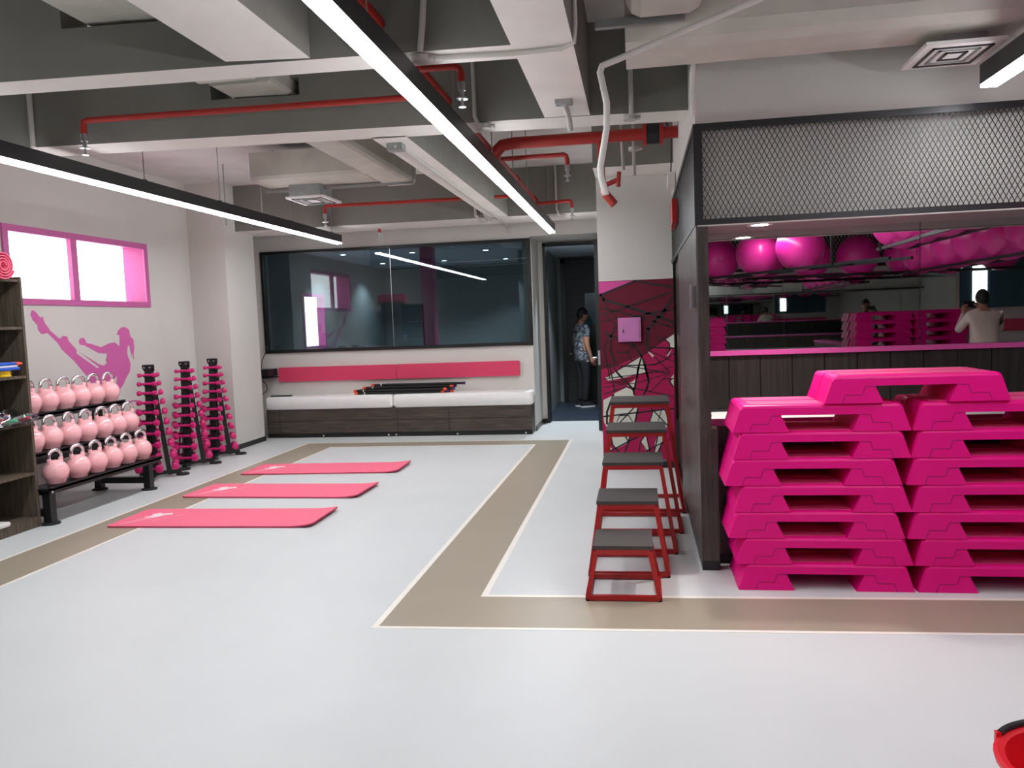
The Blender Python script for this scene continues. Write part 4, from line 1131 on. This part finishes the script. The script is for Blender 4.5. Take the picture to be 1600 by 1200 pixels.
tag(o, 'thin black gooseneck microphone rising beside the glass window', 'microphone')
o = obj('remote_control', M().rbox(-0.16, 0.16, -0.03, 0.03, 0.0, 0.015, 0.005), 'black_rubber', loc=(-5.16, 10.95, 0.6015))
tag(o, 'small black flat device lying on the left bench cushion', 'device')

# red bucket at the lower right corner
bk = thing('red_bucket', 'red plastic bucket with black handle at the bottom right corner', 'bucket', (1.135, 2.18, 0))
prof = [(0.001, 0.001), (0.15, 0.001), (0.16, 0.01), (0.205, 0.335), (0.225, 0.335), (0.228, 0.35), (0.218, 0.355), (0.2, 0.35), (0.155, 0.02), (0.001, 0.015)]
obj('tub', M().lathe(prof, n=40, cap=False), 'bucket_red', bk, True)
pts = []
for k in range(17):
    a = PI * 0.78 - PI * 0.62 * k / 16
    pts.append((0.222 * math.cos(a), 0.222 * math.sin(a), 0.362))
obj('handle', M().tube(pts, 0.009, 8), 'black_rubber', bk, True)
for a in (PI * 0.78, PI * 0.16):
    c = (0.226 * math.cos(a), 0.226 * math.sin(a))
    obj('handle_ear', M().box(c[0] - 0.007, c[0] + 0.007, c[1] - 0.007, c[1] + 0.007, 0.335, 0.366), 'bucket_red', bk)

# exercise balls on racks
BALL = M().ball((0, 0, 0), 0.335, 40, 24).mesh('exercise_ball', True)
BALL.materials.append(MATS['ball_pink'])
VALVE = M().lathe([(0.02, 0.0), (0.02, 0.006), (0.008, 0.008)], n=10).mesh('ball_valve')
VALVE.materials.append(MATS['plastic_white'])
def ball(x, y, z, label):
    o = obj('exercise_ball', BALL, None)
    o.location = (x, y, z)
    tag(o, label, 'exercise ball', 'pink exercise balls on hanging racks')
    o.rotation_euler = (random.uniform(-.3, .3), 0, random.uniform(0, 6))
    v = obj('valve', VALVE, None, o)
    v.location = (0.0, 0.0, 0.334)
def ball_rack(p0, p1, z, label, posts):
    p0, p1 = Vector((p0[0], p0[1], 0)), Vector((p1[0], p1[1], 0))
    d = (p1 - p0).normalized()
    n = Vector((-d.y, d.x, 0))
    t = thing('ball_rack', label, 'rack', (p0.x, p0.y, z), 0, 'hanging ball racks')
    L = (p1 - p0).length
    for s in (-1, 1):
        obj('rail', M().bar(n * s * 0.17, d * L + n * s * 0.17, 0.035, 0.035), 'black_metal', t)
    for u in posts:
        c = d * L * u
        obj('cross_bar', M().bar(c - n * 0.2, c + n * 0.2, 0.03), 'black_metal', t)
        obj('hanger', M().bar(c + n * 0.2 + Vector((0, 0, 0.38)), c + n * 0.2 + Vector((0, 0, 3.5 - z)), 0.07), 'black_metal', t)
        obj('chain', M().tube([c + n * 0.2, c + n * 0.2 + Vector((0, 0, 0.38))], 0.009, 6), 'black_metal', t)
    return d
ZR = 2.15
ball_rack((1.09, -3.3), (3.13, 0.55), ZR, 'black slanting hanging rail with three big balls, seen in the mirror', (0.02, 0.78))
for i, (x, y) in enumerate(((1.34, -2.88), (1.84, -1.95), (2.29, -1.1))):
    ball(x, y, ZR + 0.2905 + 0.017, 'big shiny pink ball on the slanting rail in the mirror, %s from left' % ORD[i])
ball_rack((2.99, 0.72), (2.99, 4.3), 2.25, 'grey railed ball rack hanging close to the mirror on the right', (0.05, 0.95))
for i in range(5):
    ball(2.99, 1.05 + i * 0.69, 2.25 + 0.307, 'large pink ball above the near rail at mirror top right, %s from its far end' % ORD[i])
ball_rack((4.25, -2.4), (4.25, 2.2), 2.08, 'second lengthwise ball rack behind the near grey rail, seen in the mirror', (0.05, 0.95))
for i in range(6):
    ball(4.25, -2.05 + i * 0.72, 2.08 + 0.307, 'pink ball in the second row behind the near rail in the mirror, %s counted' % ORD[i])
ball_rack((1.75, -3.05), (7.8, -3.05), 2.12, 'long ball rack on the wall across the room, seen in the mirror', (0.02, 0.5, 0.98))
for i in range(8):
    ball(2.08 + i * 0.74, -3.05, 2.12 + 0.307, 'pink ball in the far row seen in the mirror, %s from the left' % ORD[i])

# ------------------------------------------------------------------ people
def skinned(verts, edges, rad):
    me = bpy.data.meshes.new('tmp')
    me.from_pydata(verts, edges, [])
    o = bpy.data.objects.new('tmp', me)
    COL.objects.link(o)
    o.modifiers.new('Skin', 'SKIN')
    if not me.skin_vertices:
        bpy.context.view_layer.objects.active = o
        bpy.ops.mesh.customdata_skin_add()
    for i, r in enumerate(rad):
        me.skin_vertices[0].data[i].radius = r if isinstance(r, tuple) else (r, r)
        me.skin_vertices[0].data[i].use_root = (i == 0)
    s = o.modifiers.new('Sub', 'SUBSURF')
    s.levels = 2
    s.render_levels = 2
    bpy.context.view_layer.update()
    dg = bpy.context.evaluated_depsgraph_get()
    ev = bpy.data.meshes.new_from_object(o.evaluated_get(dg))
    vs = [tuple(v.co) for v in ev.vertices]
    fs = [tuple(p.vertices) for p in ev.polygons]
    bpy.data.objects.remove(o)
    return vs, fs
def hand(b, wrist, direc, palm_n, side):
    # palm, four fingers of different lengths, and a thumb leaving the side of the palm
    w = Vector(wrist)
    d = Vector(direc).normalized()
    n = Vector(palm_n)
    n = (n - d * n.dot(d)).normalized()
    s = d.cross(n) * side
    b.tube([w - d * 0.02, w + d * 0.02, w + d * 0.055, w + d * 0.085], [0.026, 0.034, 0.038, 0.03], 10)
    for k, (o_, ln) in enumerate(((-0.03, 0.062), (-0.01, 0.078), (0.011, 0.084), (0.031, 0.074))):
        p = w + d * 0.08 + s * o_
        b.tube([p, p + d * ln * .45 + n * 0.006, p + d * ln * .78 + n * 0.022, p + d * ln * .95 + n * 0.036], [0.010, 0.0095, 0.0085, 0.006], 7)
    p = w + d * 0.03 + s * 0.032
    b.tube([p, p + s * 0.022 + d * 0.025 + n * 0.006, p + s * 0.03 + d * 0.05 + n * 0.016], [0.012, 0.0105, 0.007], 7)
def person(name, label, loc, rz, J, mats_, tilt=0.0):
    # J: joint dictionary in metres, facing +y; mats_: shirt, trousers
    names = list(J)
    E = [('pelvis', 'spine'), ('spine', 'chest'), ('chest', 'neck'), ('neck', 'skull')]
    for s in 'LR':
        E += [('chest', 'sh' + s), ('sh' + s, 'el' + s), ('el' + s, 'wr' + s), ('pelvis', 'hip' + s), ('hip' + s, 'kn' + s), ('kn' + s, 'an' + s)]
    R = dict(pelvis=(.17, .13), spine=(.165, .125), chest=(.18, .125), neck=.058, skull=.06, sh=.078, el=.05, wr=.032, hip=.105, kn=.068, an=.05)
    idx = {k: i for i, k in enumerate(names)}
    vs, fs = skinned([J[k] for k in names], [(idx[a], idx[c]) for a, c in E], [R[k] if k in R else R[k[:-1]] for k in names])
    b = M()
    b.add(vs, fs)
    nb = len(fs)
    mi = []
    for f in fs:
        c = sum((Vector(vs[i]) for i in f), Vector()) / len(f)
        best, tg = 9, None
        for a, e in E:
            p, q = Vector(J[a]), Vector(J[e])
            t_ = max(0, min(1, (c - p).dot(q - p) / (q - p).length_squared))
            ra, rb = [(max(v) * .8 if isinstance(v, tuple) else v) for v in (R[a] if a in R else R[a[:-1]], R[e] if e in R else R[e[:-1]])]
            d = (c - (p + (q - p) * t_)).length - (ra + (rb - ra) * t_)
            if d < best: best, tg, tt = d, (a, e), t_
        if tg[0] in ('neck',) or (tg[1] == 'neck' and tt > 0.75): mi.append(0)
        elif tg[0][:2] == 'el' or (tg[0][:2] == 'sh' and tt > mats_[2]): mi.append(0 if mats_[3] else 1)
        elif tg[0][:2] in ('kn', 'hi') or tg[1][:3] == 'hip': mi.append(2 if c.z < J['pelvis'][2] - 0.10 else 1)
        else: mi.append(1 if c.z > J['pelvis'][2] - 0.10 else 2)
    b.mi = mi
    sk = Vector(J['skull'])
    b.cur = 0
    # head with brow, nose, chin and ears
    rings = []
    for i in range(15):
        t_ = PI * (i + 0.02 if i == 0 else (i - 0.02 if i == 14 else i)) / 14
        ring = []
        for j in range(20):
            a = 2 * PI * j / 20
            x, y, z = 0.076 * math.sin(t_) * math.cos(a), 0.096 * math.sin(t_) * math.sin(a), -0.118 * math.cos(t_)
            if z < -0.02 and y < 0: y *= 0.82
            if z < -0.03: x *= 0.86
            if y > 0.07 and abs(x) < 0.02 and -0.045 < z < 0.012: y += 0.022 * (1 - abs(z + 0.025) / 0.05)
            ring.append((sk.x + x, sk.y + 0.02 + y, sk.z + 0.07 + z))
        rings.append(ring)
    b.loft(rings)
    for s in (-1, 1):
        b.ball((sk.x + s * 0.078, sk.y + 0.01, sk.z + 0.06), 0.03, 8, 6, (0.35, 0.7, 1.1))
    hand(b, J['wrL'], Vector(J['wrL']) - Vector(J['elL']) if not mats_[4] else Vector((0.3, 0.5, 1)), (0.4, 0.5, 0), -1)
    hand(b, J['wrR'], Vector(J['wrR']) - Vector(J['elR']) if not mats_[4] else Vector((-0.3, 0.5, 1)), (-0.4, 0.5, 0), 1)
    b.cur = 3
    for s in (-1, 1):
        b.ball((sk.x + s * 0.03, sk.y + 0.02 + 0.083, sk.z + 0.075), 0.009, 8, 6, (1.3, 0.6, 0.7))
    b.ball((sk.x, sk.y + 0.02 + 0.083, sk.z + 0.02), 0.012, 8, 6, (1.7, 0.5, 0.4))
    o = obj(name, b, ['skin', mats_[0], mats_[1], 'hair'], None, True, loc)
    o.rotation_euler = (0, 0, rz)
    tag(o, label, 'person')
    hb = M()
    rings = []
    for i in range(8):
        ring = []
        for j in range(20):
            a = 2 * PI * j / 20
            t_ = PI * (0.57 - 0.17 * math.sin(a)) * (1 - i / 7.0) + 0.03
            ring.append((sk.x + 0.086 * math.sin(t_) * math.cos(a), sk.y + 0.012 + 0.106 * math.sin(t_) * math.sin(a), sk.z + 0.078 + 0.124 * math.cos(t_)))
        rings.append(ring)
    hb.loft(rings)
    obj('hair', hb, 'hair', o, True)
    for s in 'LR':
        a = Vector(J['an' + s])
        sb_ = M()
        sb_.loft([[(a.x + k * wx, a.y + yy, z) for k, yy in ((-1, -0.075), (1, -0.075), (1.15, 0.06), (0.8, 0.17), (0, 0.195), (-0.8, 0.17), (-1.15, 0.06))] for z, wx in ((0.022, 0.042), (0.06, 0.04))])
        sb_.loft([[(a.x + k * 0.036, a.y + yy, z) for k, yy in ((-1, -0.07), (1, -0.07), (1.1, e1), (0.6, e2), (-0.6, e2), (-1.1, e1))] for z, e1, e2 in ((0.058, 0.08, 0.15), (0.10, 0.04, 0.06))])
        sh_ = obj('shoe', sb_, 'shoe_dark', o)
        obj('sole', M().loft([[(a.x + k * 0.045, a.y + yy, z) for k, yy in ((-1, -0.08), (1, -0.08), (1.15, 0.06), (0.8, 0.175), (0, 0.2), (-0.8, 0.175), (-1.15, 0.06))] for z in (0.0, 0.024)]), 'plastic_white', sh_)
    return o
STAND = dict(pelvis=(0, 0, .93), spine=(0, -.01, 1.12), chest=(0, 0, 1.33), neck=(0, 0.0, 1.50), skull=(0, .015, 1.57),
             shL=(-.185, 0, 1.40), elL=(-.235, -.02, 1.12), wrL=(-.235, .06, .88), shR=(.185, 0, 1.40), elR=(.235, -.02, 1.12), wrR=(.235, .06, .88),
             hipL=(-.095, 0, .86), knL=(-.10, .02, .48), anL=(-.10, -.02, .09), hipR=(.095, 0, .86), knR=(.10, .02, .48), anR=(.10, -.02, .09))
person('person', 'person in grey camouflage shirt and black trousers standing in the dark doorway', (-1.0, 14.3, 0.0), -1.05, STAND, ('camo_cloth', 'trousers_black', 0.55, True, False))
PHOTO = dict(STAND)
PHOTO.update(elL=(-.27, .12, 1.19), wrL=(-.12, .34, 1.45), elR=(.29, .10, 1.19), wrR=(.12, .34, 1.45))
MX, MY = 4.72, -1.0
person('person', 'person in cream shirt seen from behind in the mirror, raising a phone', (MX, MY, 0.0), PI, PHOTO, ('shirt_cream', 'trousers_black', 0.6, False, True))
ph = obj('phone', M().rbox(-0.08, 0.08, -0.005, 0.005, 0, 0.085, 0.003), 'black_metal', loc=(MX, MY - 0.46, 1.53))
tag(ph, 'black phone held up by the person in the cream shirt', 'phone')
